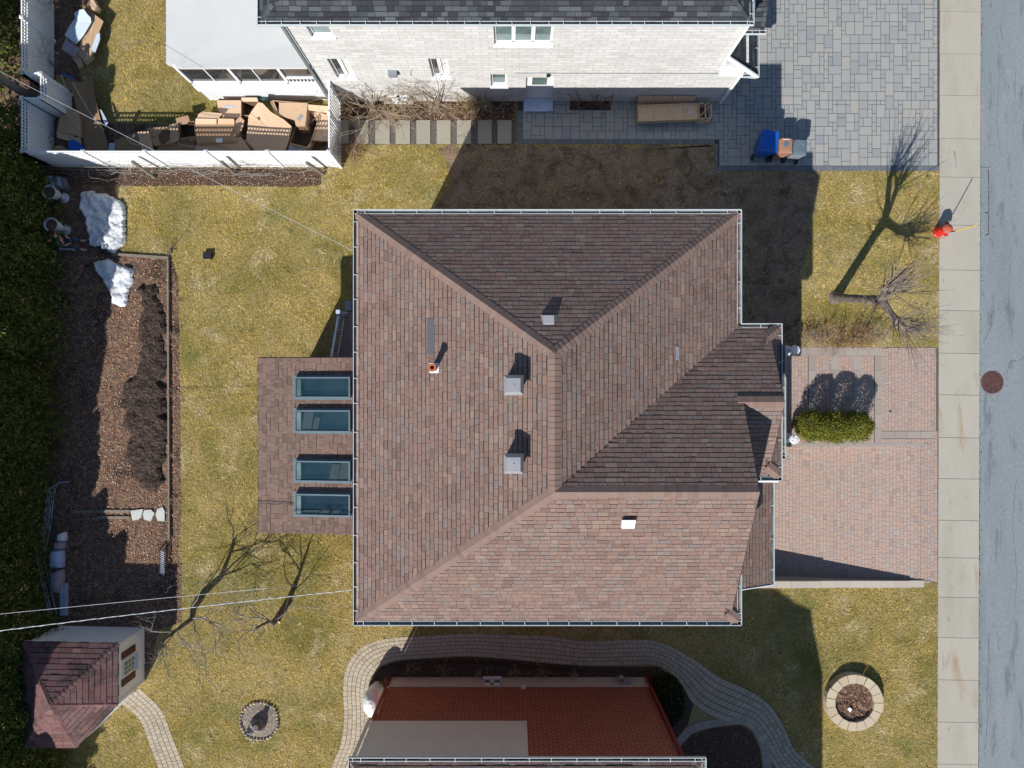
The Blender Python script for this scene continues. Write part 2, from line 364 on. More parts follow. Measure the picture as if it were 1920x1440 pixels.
def area(p): return abs(sum(p[i][0] * p[(i + 1) % len(p)][1] - p[(i + 1) % len(p)][0] * p[i][1] for i in range(len(p)))) / 2

def shingles(mb, poly, expo=.14, tab=(.14, .34), lift=(.009, .015), m=0, me=1, bws=(.026, .034, .046)):
    """poly: 3D corners, first edge along the eave. Lays courses of separate tabs with butt edges flared into dark painted shadow lines."""
    poly = [Vector(p) for p in poly]; o = poly[0]; u = (poly[1] - poly[0]).normalized()
    n = Vector((0, 0, 0))
    for i in range(len(poly)): n += poly[i].cross(poly[(i + 1) % len(poly)])
    n.normalize()
    if n.z < 0: n = -n
    v = n.cross(u).normalized()
    if v.z < 0: v = -v
    q = [((p - o).dot(u), (p - o).dot(v)) for p in poly]
    vmin = min(a[1] for a in q); vmax = max(a[1] for a in q)
    r = 0; row = vmin
    to3 = lambda a, h: o + u * a[0] + v * a[1] + n * h
    mb.face([to3(a, -.004) for a in q], me)
    while row < vmax - 1e-4:
        ex = expo * random.uniform(.96, 1.04)
        s1 = clip(clip(q, 1, row, True), 1, row + ex, False)
        if len(s1) >= 3 and area(s1) > 1e-4:
            x = min(a[0] for a in s1) - random.uniform(0, .3); xm = max(a[0] for a in s1); base_h = random.uniform(0, .002)
            while x < xm:
                w = random.uniform(*tab); piece = clip(clip(s1, 0, x + .004, True), 0, x + w - .004, False)
                if len(piece) >= 3 and area(piece) > 2e-4:
                    hh = random.choice((lift[0], lift[0], lift[1])) * random.uniform(.8, 1.2)
                    hf = lambda a: base_h + .002 + hh * (1 - (a[1] - row) / ex)
                    t = random.random()
                    top = [to3(a, hf(a)) for a in piece]; mb.face(top, m, t)
                    for i in range(len(piece)):
                        a, b = piece[i], piece[(i + 1) % len(piece)]
                        if abs(a[1] - row) < 1e-5 and abs(b[1] - row) < 1e-5:
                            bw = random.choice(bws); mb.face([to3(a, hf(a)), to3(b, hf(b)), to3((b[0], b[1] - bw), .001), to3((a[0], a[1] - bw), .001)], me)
                x += w
        row += ex; r += 1
def ridge_caps(mb, a, b, w=.16, step=.15, drop_l=.08, drop_r=.08, m=0):
    a = Vector(a); b = Vector(b); d = (b - a); L = d.length; d.normalize(); s = d.cross(Vector((0, 0, 1))).normalized()
    x = 0
    while x < L:
        y = min(L, x + step * 1.15); h0 = .02 + random.uniform(0, .004); h1 = .01
        p0 = a + d * x; p1 = a + d * y; t = random.random(); dz = lambda q, h: Vector((0, 0, h - q))
        A = [p0 - s * w + dz(drop_l, h0), p0 + dz(0, h0 + .012), p0 + s * w + dz(drop_r, h0)]
        B = [p1 - s * w + dz(drop_l, h1), p1 + dz(0, h1 + .012), p1 + s * w + dz(drop_r, h1)]
        for i in (0, 1):
            mb.face([A[i], A[i + 1], B[i + 1], B[i]], m, t); mb.face([A[i], A[i + 1], A[i + 1] - Vector((0, 0, .03)), A[i] - Vector((0, 0, .03))], m, 0)
        x += step
def gutter(parent, path, w=.11, d=.11, hang=1.0, mat='gutter'):   # path: outer line, roof on the left side when walking
    mb = MB(); hh_ = []; z = path[0][2]
    for (a, b) in zip(path[:-1], path[1:]):
        a = Vector(a); b = Vector(b); dr = (b - a).normalized(); q = Vector((-dr.y, dr.x, 0))
        L = (b - a).length
        mb.bar(a + q * .009, b + q * .009, .017, .1, 0)                # front lip
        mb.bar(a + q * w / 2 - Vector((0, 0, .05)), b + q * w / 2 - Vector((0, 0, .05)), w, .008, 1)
        mb.bar(a + q * (w + .01) - Vector((0, 0, .02)), b + q * (w + .01) - Vector((0, 0, .02)), .012, .07, 0)
        n = max(1, int(L / hang))
        for i in range(n):
            p = a + dr * (L * (i + .5) / n) + dr * random.uniform(-.06, .06)
            hh_.append((p + q * .01 + Vector((0, 0, .04)), p + q * (w + .02) + Vector((0, 0, .045))))
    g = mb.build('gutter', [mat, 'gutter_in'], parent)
    for a, b in hh_: hb = MB(); hb.bar(a, b, .017, .01, 0); hb.build('gutter_hanger', [mat], g)
    return g
def text_mesh(s, size, loc, rz, m, parent, name='lettering'):
    cu = bpy.data.curves.new(name, 'FONT'); cu.body = s; cu.size = size; cu.extrude = .001
    o = bpy.data.objects.new(name, cu); C.objects.link(o); bpy.context.view_layer.update()
    me = bpy.data.meshes.new_from_object(o.evaluated_get(bpy.context.evaluated_depsgraph_get())); bpy.data.objects.remove(o)
    me.materials.clear(); me.materials.append(MT[m]); o = bpy.data.objects.new(name, me); C.objects.link(o)
    if parent: o.parent = parent
    o.location = Vector(loc) - wloc(parent); o.rotation_euler = (0, 0, rz); return o
# ================================================================ GROUND AND PAVING
def Q(pts, z=0): return [P(a, b, z) for a, b in pts]
def pip(X, Y, poly):                                    # numpy point in polygon
    ins = np.zeros(len(X), bool); n = len(poly)
    for i in range(n):
        x1, y1 = poly[i][0], poly[i][1]; x2, y2 = poly[(i + 1) % n][0], poly[(i + 1) % n][1]
        if y1 == y2: continue
        c = ((y1 > Y) != (y2 > Y)) & (X < (x2 - x1) * (Y - y1) / (y2 - y1) + x1); ins ^= c
    return ins
DX0, DX1, DY0, DY1 = 8.3, 15.55, -7.55, -2.25           # sunken driveway
g = MB(); B_ = 400
for (x0, x1, y0, y1) in ((-B_, DX0, -B_, B_), (DX1, B_, -B_, B_), (DX0, DX1, DY1, B_), (DX0, DX1, -B_, DY0)):
    g.face([(x0, y0, 0), (x1, y0, 0), (x1, y1, 0), (x0, y1, 0)])
struct(g.build('ground', 'lawn'))

def sw_x(py, side): return (1762 - 5 * py / 1440) if side == 0 else (1838.5 - 5 * py / 1440)
road = MB()
a = P(sw_x(-1500, 1), -1500); b = P(sw_x(3000, 1), 3000)
road.face([b + Vector((0, 0, .004)), b + Vector((9, 0, .004)), a + Vector((9, 0, .004)), a + Vector((0, 0, .004))])
struct(road.build('road', 'asphalt'))
ro = MB(); ro.face([b + Vector((9, 0, .1)), b + Vector((10.5, 0, .1)), a + Vector((10.5, 0, .1)), a + Vector((9, 0, .1))])
ro.face([b + Vector((9, 0, .0)), b + Vector((9, 0, .1)), a + Vector((9, 0, .1)), a + Vector((9, 0, .0))])
struct(ro.build('far_pavement', 'concrete'))
ck = MB()                                               # cracks, patch seam, gutter line
def crack(pts, w, mb=ck, z=.008, wob=.012, m=0):
    pts = [P(*p) for p in pts]; out = []
    for i in range(len(pts) - 1):
        n = max(2, int((pts[i + 1] - pts[i]).length / .08))
        for k in range(n): out.append(pts[i].lerp(pts[i + 1], k / n) + Vector((random.uniform(-wob, wob), random.uniform(-wob, wob), 0)))
    out.append(pts[-1])
    for p, q in zip(out[:-1], out[1:]):
        d = (q - p); s = Vector((-d.y, d.x, 0)).normalized() * w * random.uniform(.3, 1) / 2
        zz = Vector((0, 0, z)); mb.face([p - s + zz, q - s + zz, q + s + zz, p + s + zz], m)
crack([(1853, 318), (1854, 370), (1853, 440)], .035); crack([(1838, 312), (1848, 314), (1858, 312)], .03); crack([(1853, 440), (1861, 455), (1862, 468)], .015)
crack([(1846, 400), (1853, 398)], .05); crack([(1848, 441), (1855, 438)], .05)
crack([(1859, 588), (1858, 612), (1850, 630), (1844, 640)], .014); crack([(1895, 677), (1908, 676), (1920, 670)], .014)
crack([(1852, 1190), (1855, 1240), (1850, 1290), (1852, 1340), (1845, 1420)], .014); crack([(1857, 1180), (1850, 1250), (1858, 1330)], .01)
crack([(1860, 425), (1864, 424)], .02); crack([(1880, 960), (1886, 957)], .012); crack([(1870, 60), (1874, 140), (1868, 230), (1876, 290)], .01); crack([(1895, 470), (1890, 560), (1899, 640)], .01); crack([(1905, 900), (1898, 980), (1907, 1080), (1900, 1170)], .012)
for k in range(160):
    yy = random.uniform(-20, 1460); w_ = random.uniform(.008, .028); c0 = P(sw_x(yy, 1) + random.expovariate(.6) + .6, yy); ck.face([c0 + Vector((-w_, -w_, .009)), c0 + Vector((w_, -w_ * .6, .009)), c0 + Vector((w_ * .5, w_, .009))])
crack([(sw_x(-100, 1) + .5, -100), (sw_x(700, 1) + .5, 700)], .03, wob=.006); crack([(sw_x(700, 1) + .5, 700), (sw_x(1500, 1) + .5, 1500)], .045, wob=.01)
ck_o = ck.build('road_cracks', 'crack'); struct(ck_o)

js = [-700, -620, -540, -460, -375, -290, -215, -135, -57, 22, 101, 179, 260, 332, 422, 506, 582, 662, 740, 820, 897, 975, 1045, 1119, 1195, 1274, 1353, 1432, 1512, 1590, 1670, 1750, 1830, 1910, 1990]
swm = MB(); sj = MB(); p0 = Q([(sw_x(js[0], 0), js[0]), (sw_x(js[0], 1), js[0]), (sw_x(js[-1], 1), js[-1]), (sw_x(js[-1], 0), js[-1])], 0)
sj.prism([(p.x, p.y) for p in p0], -.1, .012)
for i in range(len(js) - 1):
    ya, yb = js[i], js[i + 1]; g_ = .35
    pts = [P(sw_x(ya, 0), ya + g_), P(sw_x(ya, 1) - .3, ya + g_ + 1.2), P(sw_x(yb, 1) - .3, yb - g_ + 1.2), P(sw_x(yb, 0), yb - g_)]
    swm.prism([(p.x, p.y) for p in pts], 0, .03 + random.uniform(0, .004))
struct(swm.build('sidewalk', 'concrete')); struct(sj.build('sidewalk_joints', 'jointdark'))

# ---- north paved driveway of mixed slabs
dark = MB(); slab = MB(); bord = MB()
unit = .166
RX0, RX1, RY0, RY1 = P(965, 0).x, P(1761, 0).x, P(0, 321).y, 26.0
hx = P(1340, 0).x; yA = P(0, 270).y
reg = [(P(970, 0).x, yA), (hx, yA), (hx, RY0), (RX1, RY0), (RX1, RY1), (7.0, RY1), (7.0, 11), (P(970, 0).x, 11)]
dark.face([(x, y, .004) for x, y in reg]); struct(dark.build('paved_driveway_bed', 'jointdark'))
nx = int((RX1 - P(970, 0).x) / unit); ny = int((RY1 - RY0 - .2) / unit); X0 = P(980, 0).x; Y0 = RY0 + .2
occ = np.ones((nx, ny), bool)
for i in range(nx):
    for j in range(ny):
        x = X0 + (i + .5) * unit; y = Y0 + (j + .5) * unit
        ok = (x > hx + .12 or y > yA + .2) and x < RX1 and (x > 6.5 or y < 11)
        occ[i, j] = not ok
tilt = .0
for j in range(ny):
    for i in range(nx):
        if occ[i, j]: continue
        opts = [(2, 2)] * 6 + [(3, 2)] * 3 + [(2, 3)] * 4 + [(2, 1)] * 2 + [(1, 2)] * 2 + [(1, 1)]
        random.shuffle(opts); opts.append((1, 1))
        for (w, h) in opts:
            if i + w <= nx and j + h <= ny and not occ[i:i + w, j:j + h].any():
                # avoid leaving single cells
                occ[i:i + w, j:j + h] = True; g_ = .008
                x0, x1, y0, y1 = X0 + i * unit + g_, X0 + (i + w) * unit - g_, Y0 + j * unit + g_, Y0 + (j + h) * unit - g_
                zz = .014 + random.uniform(0, .002)
                slab.face([(x0, y0, zz), (x1, y0, zz), (x1, y1, zz), (x0, y1, zz)], 0, min(1, max(0, random.gauss(.5, .24)))); break
def strip(mb, a, b, w, n, side=1, z=.016, m=0, gap=.008, th=None):
    a = Vector((a[0], a[1], z)); b = Vector((b[0], b[1], z)); d = (b - a) / n; s = Vector((-d.y, d.x, 0)).normalized() * w * side; dn = d.normalized() * gap / 2
    for i in range(n):
        p = a + d * i + dn; q = a + d * (i + 1) - dn
        pts = [p, q, q + s, p + s] if side > 0 else [p + s, q + s, q, p]
        if th: mb.slab(pts, th, m)
        else: mb.face(pts, m)
strip(bord, (X0, yA), (hx, yA), .19, 36); strip(bord, (hx, RY0), (RX1, RY0), .19, 42); strip(bord, (hx, RY0 + .19), (hx, yA), .12, 4, -1)
strip(bord, (X0 - .2, yA), (X0 - .2, 10.4), .2, 8, -1)
struct(slab.build('paved_driveway', 'slab')); struct(bord.build('paved_driveway_border', 'slabdark'))

# ---- front walk and sunken driveway of small pink pavers
def dz(x): return -.9 * max(0, min(1, (15.4 - x) / 6.2)) ** 1.0
base = MB(); pk = MB(); bd = MB()
WX0, WX1, WY0, WY1 = 8.0, P(1759, 0).x, DY1, P(0, 651).y
base.face([(WX0, WY0, .004), (WX1, WY0, .004), (WX1, WY1, .004), (WX0, WY1, .004)])
for k in range(12):
    xa = DX0 + (DX1 - DX0) * k / 12; xb = DX0 + (DX1 - DX0) * (k + 1) / 12
    base.face([(xa, DY0, dz(xa) - .006), (xb, DY0, dz(xb) - .006), (xb, DY1, dz(xb) - .006), (xa, DY1, dz(xa) - .006)])
base.face([(DX1, DY0, -.001 + .005), (WX1, DY0, .004), (WX1, DY1, .004), (DX1, DY1, .004)])
struct(base.build('driveway_bed', 'joint'))
def pave(x0, x1, y0, y1, zf, vert=True):
    # column bond: columns along y with staggered joints
    pw = .125
    x = x0
    while x < x1 - .03:
        w = min(pw, x1 - x); y = y0 - random.uniform(0, .2)
        while y < y1:
            h = random.choice((.125, .19, .19, .25)); a_, b_ = max(y, y0), min(y + h, y1)
            if b_ - a_ > .03:
                g_ = .004; z1, z2 = zf(x) + .01, zf(x + w) + .01
                pk.face([(x + g_, a_ + g_, z1), (x + w - g_, a_ + g_, z2), (x + w - g_, b_ - g_, z2), (x + g_, b_ - g_, z1)], 0, min(1, max(0, random.gauss(.5, .25))))
            y += h
        x += w
z0f = lambda x: 0
yt = WY1 - .32
sx = [P(v, 0).x for v in (1486, 1514, 1532, 1558, 1571, 1598, 1612, 1640, 1652)]
xw0, xw1 = 9.0, P(1652, 0).x
cols_ = [(9.0, P(1516, 0).x), (P(1530, 0).x, P(1558, 0).x), (P(1572, 0).x, P(1600, 0).x), (P(1614, 0).x, P(1640, 0).x)]
for (xa, xb) in cols_: pave(xa, xb, WY0, yt, z0f)
for i in range(len(cols_)):
    xa = cols_[i][1]; xb = cols_[i + 1][0] if i < 3 else P(1653, 0).x
    strip(bd, (xb, WY0), (xb, yt), xb - xa, 6, 1)
strip(bd, (9.0, yt), (P(1653, 0).x, yt), .32, 11, 1); 
pave(P(1653, 0).x, P(1755, 0).x, P(0, 808).y, WY1 - .02, z0f)
strip(bd, (P(1653, 0).x, P(0, 822).y), (P(1750, 0).x, P(0, 822).y), .27, 4, 1)
pave(P(1653, 0).x, WX1 - .02, WY0, P(0, 823).y, z0f); pave(P(1750, 0).x, WX1 - .02, P(0, 823).y, P(0, 808).y, z0f)
pave(DX0, DX1, DY0 + .02, DY1, lambda x: dz(x) - .01); pave(DX1, WX1 - .02, DY0 + .02, DY1, z0f)
struct(pk.build('driveway', 'pinkpaver')); struct(bd.build('driveway_border', 'border'))
# side walls of the sunken part
w1 = MB(); 
w1.prism([(DX0, DY1 - .14), (DX1, DY1 - .14), (DX1, DY1), (DX0, DY1)], [-1, -.1, -.1, -1], .012)
recenter(tag(w1.build('low_kerb_wall', 'border'), 'low stone kerb along the driveway beside the three clipped cedars', 'kerb'), (12, DY1, 0))
rw = thing('retaining_wall', 'long low retaining wall of pale stone caps along the pink driveway', 'wall', (12, DY0, 0))
w2 = MB(); w2.prism([(DX0, DY0), (15.9, DY0), (15.9, DY0 + .06), (DX0, DY0 + .06)], [-1.0, -.02, -.02, -1.0], .03); w2.build('wall_face', 'border', rw)
for i in range(13):
    xa = DX0 + i * .565; c_ = MB(); zt = .15 if i < 6 else (.1 if i < 12 else .05)
    c_.box(xa + .004, xa + .561, DY0 - .17, DY0 + .085, .0, zt); c_.build('cap_stone', 'capstone', rw)

# ---- curved cobble paths
def spline(pts, n):
    pts = [Vector((*p, 0)) for p in pts]; out = []
    ext = [pts[0] * 2 - pts[1]] + pts + [pts[-1] * 2 - pts[-2]]
    for i in range(1, len(ext) - 2):
        a, b, c, d = ext[i - 1:i + 3]
        for k in range(n):
            t = k / n; out.append(.5 * ((2 * b) + (c - a) * t + (2 * a - 5 * b + 4 * c - d) * t * t + (-a + 3 * b - 3 * c + d) * t ** 3))
    out.append(pts[-1]); return out
def resample(pts, step):
    out = [pts[0].copy()]; acc = 0
    for a, b in zip(pts[:-1], pts[1:]):
        L = (b - a).length; t = step - acc
        while t <= L: out.append(a.lerp(b, t / L)); t += step
        acc = (acc + L) % step if L + acc >= step else acc + L
    return out
def cobbles(name, left, right, rows, step=.2, z=.012, m='cobble'):
    l = spline([tuple(P(*p))[:2] for p in left], 12); r = spline([tuple(P(*p))[:2] for p in right], 12)
    n = len(l)
    def at(row, s):   # position across at lane fraction row and along s
        s = max(0, min(n - 1.001, s)); i = int(s); f = s - i
        return l[i].lerp(l[i + 1], f).lerp(r[i].lerp(r[i + 1], f), row)
    bed = MB()
    for i in range(n - 1): bed.face([(*l[i][:2], .005), (*r[i][:2], .005), (*r[i + 1][:2], .005), (*l[i + 1][:2], .005)])
    struct(bed.build(name + '_bed', 'joint')); mb = MB()
    for k in range(rows):
        a0, a1 = k / rows + .010, (k + 1) / rows - .010; mid = (a0 + a1) / 2
        s = random.uniform(-1, 0); 
        while s < n - 1:
            d = (at(mid, s + .2) - at(mid, max(0, s) if s > 0 else 0)).length if False else None
            sp = max(1e-3, (at(mid, min(n - 1.01, max(0, s) + .5)) - at(mid, max(0, s))).length * 2)
            ds = step * random.choice((.75, 1, 1.15)) / sp; e = min(n - 1.001, s + ds); gs = .006 / sp
            s0 = max(0, s)
            if e - s0 > ds * .3:
                zz = z + random.uniform(0, .004); pts = [at(a0, s0 + gs), at(a0, e - gs), at(a1, e - gs), at(a1, s0 + gs)]
                mb.face([(p.x, p.y, zz) for p in pts], 0, min(1, max(0, random.gauss(.5, .25))))
            s += ds
    struct(mb.build(name, m))
cobbles('curved_path',
    [(600, 1530), (622, 1440), (640, 1390), (645, 1340), (643, 1290), (652, 1245), (680, 1212), (725, 1197), (800, 1192), (880, 1188), (960, 1190), (1030, 1192), (1100, 1202), (1180, 1199), (1235, 1203), (1300, 1235), (1350, 1270), (1400, 1292), (1440, 1318), (1470, 1362), (1490, 1405), (1530, 1442), (1560, 1480)],
    [(655, 1530), (672, 1440), (690, 1395), (692, 1340), (691, 1295), (697, 1268), (716, 1248), (745, 1238), (800, 1234), (880, 1230), (960, 1236), (1030, 1243), (1100, 1248), (1180, 1247), (1235, 1249), (1275, 1280), (1300, 1320), (1345, 1347), (1400, 1362), (1428, 1395), (1445, 1425), (1470, 1465), (1490, 1500)], 6, .185)
cobbles('shed_path', [(226, 1318), (262, 1350), (282, 1400), (300, 1450), (312, 1500)], [(262, 1290), (302, 1330), (325, 1385), (348, 1445), (362, 1500)], 5, .17)
cobbles('edging_path', [(1262, 1395), (1290, 1362), (1330, 1350), (1390, 1344), (1425, 1362), (1442, 1400), (1448, 1450)], [(1270, 1407), (1298, 1375), (1335, 1364), (1388, 1358), (1412, 1372), (1426, 1405), (1432, 1450)], 1, .3, m='border')

# ---- beds
def rough(poly, amp=2.5, step=9):
    out = []
    for i in range(len(poly)):
        a, b = poly[i], poly[(i + 1) % len(poly)]; L = math.hypot(b[0] - a[0], b[1] - a[1]); n = max(1, int(L / step))
        for k in range(n): t = k / n; out.append((a[0] + (b[0] - a[0]) * t + random.gauss(0, amp), a[1] + (b[1] - a[1]) * t + random.gauss(0, amp)))
    return out
def bed(name, poly, m, z=.006, bump_=0, step=.12):
    pts = Q(poly); mb = MB()
    if not bump_:
        mb.face([(p.x, p.y, z) for p in pts]); return struct(mb.build(name, m))
    xs = [p.x for p in pts]; ys = [p.y for p in pts]; pp = [(p.x, p.y) for p in pts]
    nx_ = int((max(xs) - min(xs)) / step) + 1; ny_ = int((max(ys) - min(ys)) / step) + 1
    gx, gy = np.meshgrid(np.linspace(min(xs), max(xs), nx_), np.linspace(min(ys), max(ys), ny_), indexing='ij')
    ins = pip(gx.ravel(), gy.ravel(), pp).reshape(gx.shape)
    # distance to outline softens the rim
    er = ins.copy(); d = np.zeros(gx.shape)
    for k in range(4):
        d += er; e2 = er.copy(); e2[1:-1, 1:-1] = er[1:-1, 1:-1] & er[:-2, 1:-1] & er[2:, 1:-1] & er[1:-1, :-2] & er[1:-1, 2:]; e2[0] = e2[-1] = False; e2[:, 0] = e2[:, -1] = False; er = e2
    hz = np.array([mnoise.fractal(Vector((x * 2.5, y * 2.5, 3)), 1, 2, 4) for x, y in zip(gx.ravel(), gy.ravel())]).reshape(gx.shape)
    z_ = z + np.clip(d / 4, 0, 1) * bump_ * (1 + .7 * hz); idx = -np.ones(gx.shape, int); V = []
    for i in range(nx_):
        for j in range(ny_):
            if ins[i, j]: idx[i, j] = len(V); V.append((gx[i, j], gy[i, j], z_[i, j]))
    Fs = [(idx[i, j], idx[i + 1, j], idx[i + 1, j + 1], idx[i, j + 1]) for i in range(nx_ - 1) for j in range(ny_ - 1)
          if min(idx[i, j], idx[i + 1, j], idx[i + 1, j + 1], idx[i, j + 1]) >= 0]
    mb.mesh(V, Fs); return mb.build(name, m, smooth=True)
BED = [(-200, 318), (213, 322), (217, 350), (222, 478), (322, 485), (334, 520), (337, 700), (340, 960), (334, 1040), (340, 1060), (342, 1168), (300, 1180), (282, 1250), (240, 1275), (-200, 1275)]
bed('garden_bed', BED, 'soil')
FBED = [(100, 315), (602, 316), (602, 347), (560, 351), (400, 348), (220, 350), (100, 340)]
bed('fence_bed', FBED, 'mulch', .012)
struct(bed('turned_soil', rough([(268, 520), (290, 545), (312, 600), (314, 900), (290, 925), (262, 900), (235, 850), (238, 790), (232, 740), (262, 690), (258, 600), (262, 560)], 5), 'darksoil', .012, .16, .05))
WBED = [(636, 180), (965, 180), (965, 228), (640, 228)]
bed('shrub_bed', WBED, 'mulch', .008)
bed('gravel_strip', [(636, 227), (968, 227), (968, 271), (636, 271)], 'gravel', .004)
SBED = [(697, 1268), (716, 1249), (745, 1239), (800, 1235), (880, 1231), (960, 1237), (1030, 1244), (1100, 1249), (1235, 1250), (1275, 1281), (1300, 1320), (1290, 1358), (1262, 1392), (1240, 1450), (1230, 1640), (700, 1640), (680, 1470), (690, 1400), (692, 1340), (691, 1296)]
bed('house_bed', SBED, 'mulch', .0035)
IBED = [(1268, 1407), (1298, 1376), (1335, 1365), (1388, 1359), (1411, 1373), (1425, 1405), (1432, 1460), (1432, 1640), (1240, 1640), (1245, 1440)]
bed('front_bed', IBED, 'mulch', .0045)
DBED = [(1480, 600), (1640, 612), (1648, 648), (1478, 650)]
PBED = [(1068, 190), (1145, 190), (1145, 207), (1068, 207)]
bed('planting_pocket', PBED, 'darksoil', .022)
bed('bare_corner', [(-200, -400), (100, -400), (100, 130), (60, 330), (-200, 330)], 'soil', .005)
bed('yard_corner', [(100, -10), (165, -10), (140, 60), (150, 140), (205, 230), (330, 235), (620, 240), (622, 312), (100, 312)], 'soil', .0055)

# ---- lawn blades and leaf litter (nobody could count these)
WORN = [(820, 272), (1345, 272), (1345, 322), (1535, 322), (1530, 400), (1500, 520), (1500, 648), (1200, 660), (1200, 420), (800, 420), (850, 330)]
WORN2 = [(1390, 1105), (1500, 1110), (1500, 1300), (1380, 1270), (1300, 1230), (900, 1184), (800, 1186), (800, 1160)]
bed('worn_lawn', rough(WORN, 5, 14), 'worn', .003)
def scatter(n, x0, x1, y0, y1, inc=None, exc=()):
    X = rng.uniform(x0, x1, n); Y = rng.uniform(y0, y1, n); k = np.ones(n, bool)
    if inc: k &= pip(X, Y, inc)
    for e in exc: k &= ~pip(X, Y, e)
    return X[k], Y[k]
g2 = lambda poly: [(P(a, b).x, P(a, b).y) for a, b in poly]
rect = lambda x0, x1, y0, y1: [(x0, y0), (x1, y0), (x1, y1), (x0, y1)]
EXC = [g2(BED), g2(FBED), g2(WBED), g2(SBED), g2(IBED), g2([(636, 180), (968, 180), (968, 271), (636, 271)]), reg,
       rect(-4.3, 6.9, -6.7, 4.9), rect(-8.2, -4.2, -4.8, .8), rect(6.2, 8.6, -6.7, 1.6), rect(8, 40, -7.75, WY1), rect(P(1759, 0).x, 60, -40, 40),
       g2([(100, -10), (165, -10), (140, 60), (150, 140), (205, 230), (330, 235), (622, 240), (622, 312), (100, 312)]),
       g2([(-200, -400), (100, -400), (100, 130), (60, 330), (-200, 330)]), rect(-12, -6.8, 10.8, 20), rect(-7, 8, 10.7, 20), rect(-4.6, 5.1, -20, -11.1)]
PATH1 = g2([(600, 1530), (622, 1440), (640, 1390), (645, 1340), (643, 1290), (652, 1245), (680, 1212), (725, 1197), (800, 1192), (880, 1188), (960, 1190), (1030, 1192), (1100, 1202), (1180, 1199), (1235, 1203), (1300, 1235), (1350, 1270), (1400, 1292), (1440, 1318), (1470, 1362), (1490, 1405), (1530, 1442), (1560, 1480), (1490, 1500), (1430, 1500), (1300, 1430), (1200, 1300), (1000, 1260), (740, 1250), (700, 1300), (700, 1440), (655, 1530)])
PATH2 = g2([(226, 1318), (262, 1350), (282, 1400), (300, 1450), (312, 1500), (362, 1500), (348, 1445), (325, 1385), (302, 1330), (262, 1290)])
EXC += [PATH1, PATH2]
X, Y = scatter(640000, -19, 16.4, -16.2, 15.5, None, EXC)
for c, r_ in (((1596, 1310), 57), ((486, 1352), 36)):
    p = P(*c); k = (X - p.x) ** 2 + (Y - p.y) ** 2 > (r_ / 49.3) ** 2; X = X[k]; Y = Y[k]
for wp_, keep in ((WORN, .24),):
    k = ~pip(X, Y, g2(wp_)) | (rng.random(len(X)) < keep); X = X[k]; Y = Y[k]
n = len(X); th = rng.uniform(0, 6.283, n); Lb = rng.uniform(.045, .13, n); wv = rng.uniform(.006, .013, n); hz = rng.uniform(.012, .06, n)
d = np.stack([np.cos(th), np.sin(th)], 1); s = np.stack([-d[:, 1], d[:, 0]], 1)
V = np.zeros((n, 3, 3)); b0 = np.stack([X, Y], 1)
V[:, 0, :2] = b0 - s * wv[:, None]; V[:, 1, :2] = b0 + s * wv[:, None]; V[:, 2, :2] = b0 + d * Lb[:, None]; V[:, 2, 2] = hz; V[:, :2, 2] = .002
gr = fast_mesh('grass', V.reshape(-1, 3), np.arange(3 * n).reshape(n, 3), ['blade'])
stuff(gr, 'patchy tan and green early spring lawn grass', 'grass')
def litter(n, poly, exc=(), size=.028, name='leaf_litter', z=.02, lab='brown dead leaves scattered over the garden bed'):
    pp = g2(poly); X, Y = scatter(n, min(p[0] for p in pp), max(p[0] for p in pp), min(p[1] for p in pp), max(p[1] for p in pp), pp, exc)
    pts = np.stack([X, Y, np.full(len(X), z) + rng.uniform(0, .03, len(X))], 1); V, Fa = leaves(pts, size)
    V[:, 2] = pts.repeat(4, 0)[:, 2] + (V[:, 2] - pts.repeat(4, 0)[:, 2]) * .35
    return pts, V, Fa
parts = []
for (n, poly, sz) in ((22000, [(110, 480), (322, 485), (334, 520), (340, 1050), (340, 1168), (110, 1168)], .026), (4000, FBED, .02), (2200, WBED, .024),
                      (1800, SBED, .025), (1500, IBED, .024), (1400, [(100, -10), (165, -10), (140, 60), (205, 230), (622, 240), (622, 312), (100, 312)], .03), (1500, DBED, .024), (1500, [(345, 350), (660, 350), (660, 1180), (340, 1180)], .016), (700, [(1400, 1110), (1755, 1110), (1755, 1440), (1500, 1440)], .016), (500, [(1510, 330), (1755, 330), (1755, 640), (1510, 640)], .016)):
    _, V, Fa = litter(n, poly, [g2([(268, 520), (290, 545), (312, 600), (314, 900), (262, 900), (235, 850), (262, 690)])], sz); parts.append(V)
V = np.concatenate(parts); stuff(fast_mesh('leaf_litter', V, np.arange(len(V)).reshape(-1, 4), ['leaflitter']), 'brown dead leaves scattered over the garden beds', 'leaves')
# ================================================================ MAIN HOUSE
E0 = 6.1; RZ = 8.6
WX, EX, NY, SYe = -4.585, 6.66, 5.03, -6.98
RX = 1.105; NP = .80; SP = -2.80; GX = 6.42; PX = 7.55; PY = 1.70; QY = -.502; QZ = 7.335; q_s = -2.72
house = thing('house', 'large house with brown shingled hip roof filling the middle of the photo', 'house', (0, 0, 0))
Z = lambda x, y, z: Vector((x, y, z))
wall = MB()
wall.box(WX + .45, 6.15, SYe + .45, NY - .45, 0, E0 - .12)
wall.box(6.15, 7.3, -2.4, 1.3, 0, E0 - .12); wall.box(6.15, 8.25, -6.4, -2.4, -1, 3.0)
wall.box(-7.95, WX + .45, -4.55, .5, 0, 1.2)
for bx_ in ((-7.95, -7.85, -4.55, .5), (-7.85, WX + .45, -4.55, -4.45), (-7.85, WX + .45, .4, .5)): wall.box(*bx_, 1.2, 3.34)
wall.build('wall', 'red_brick', house)
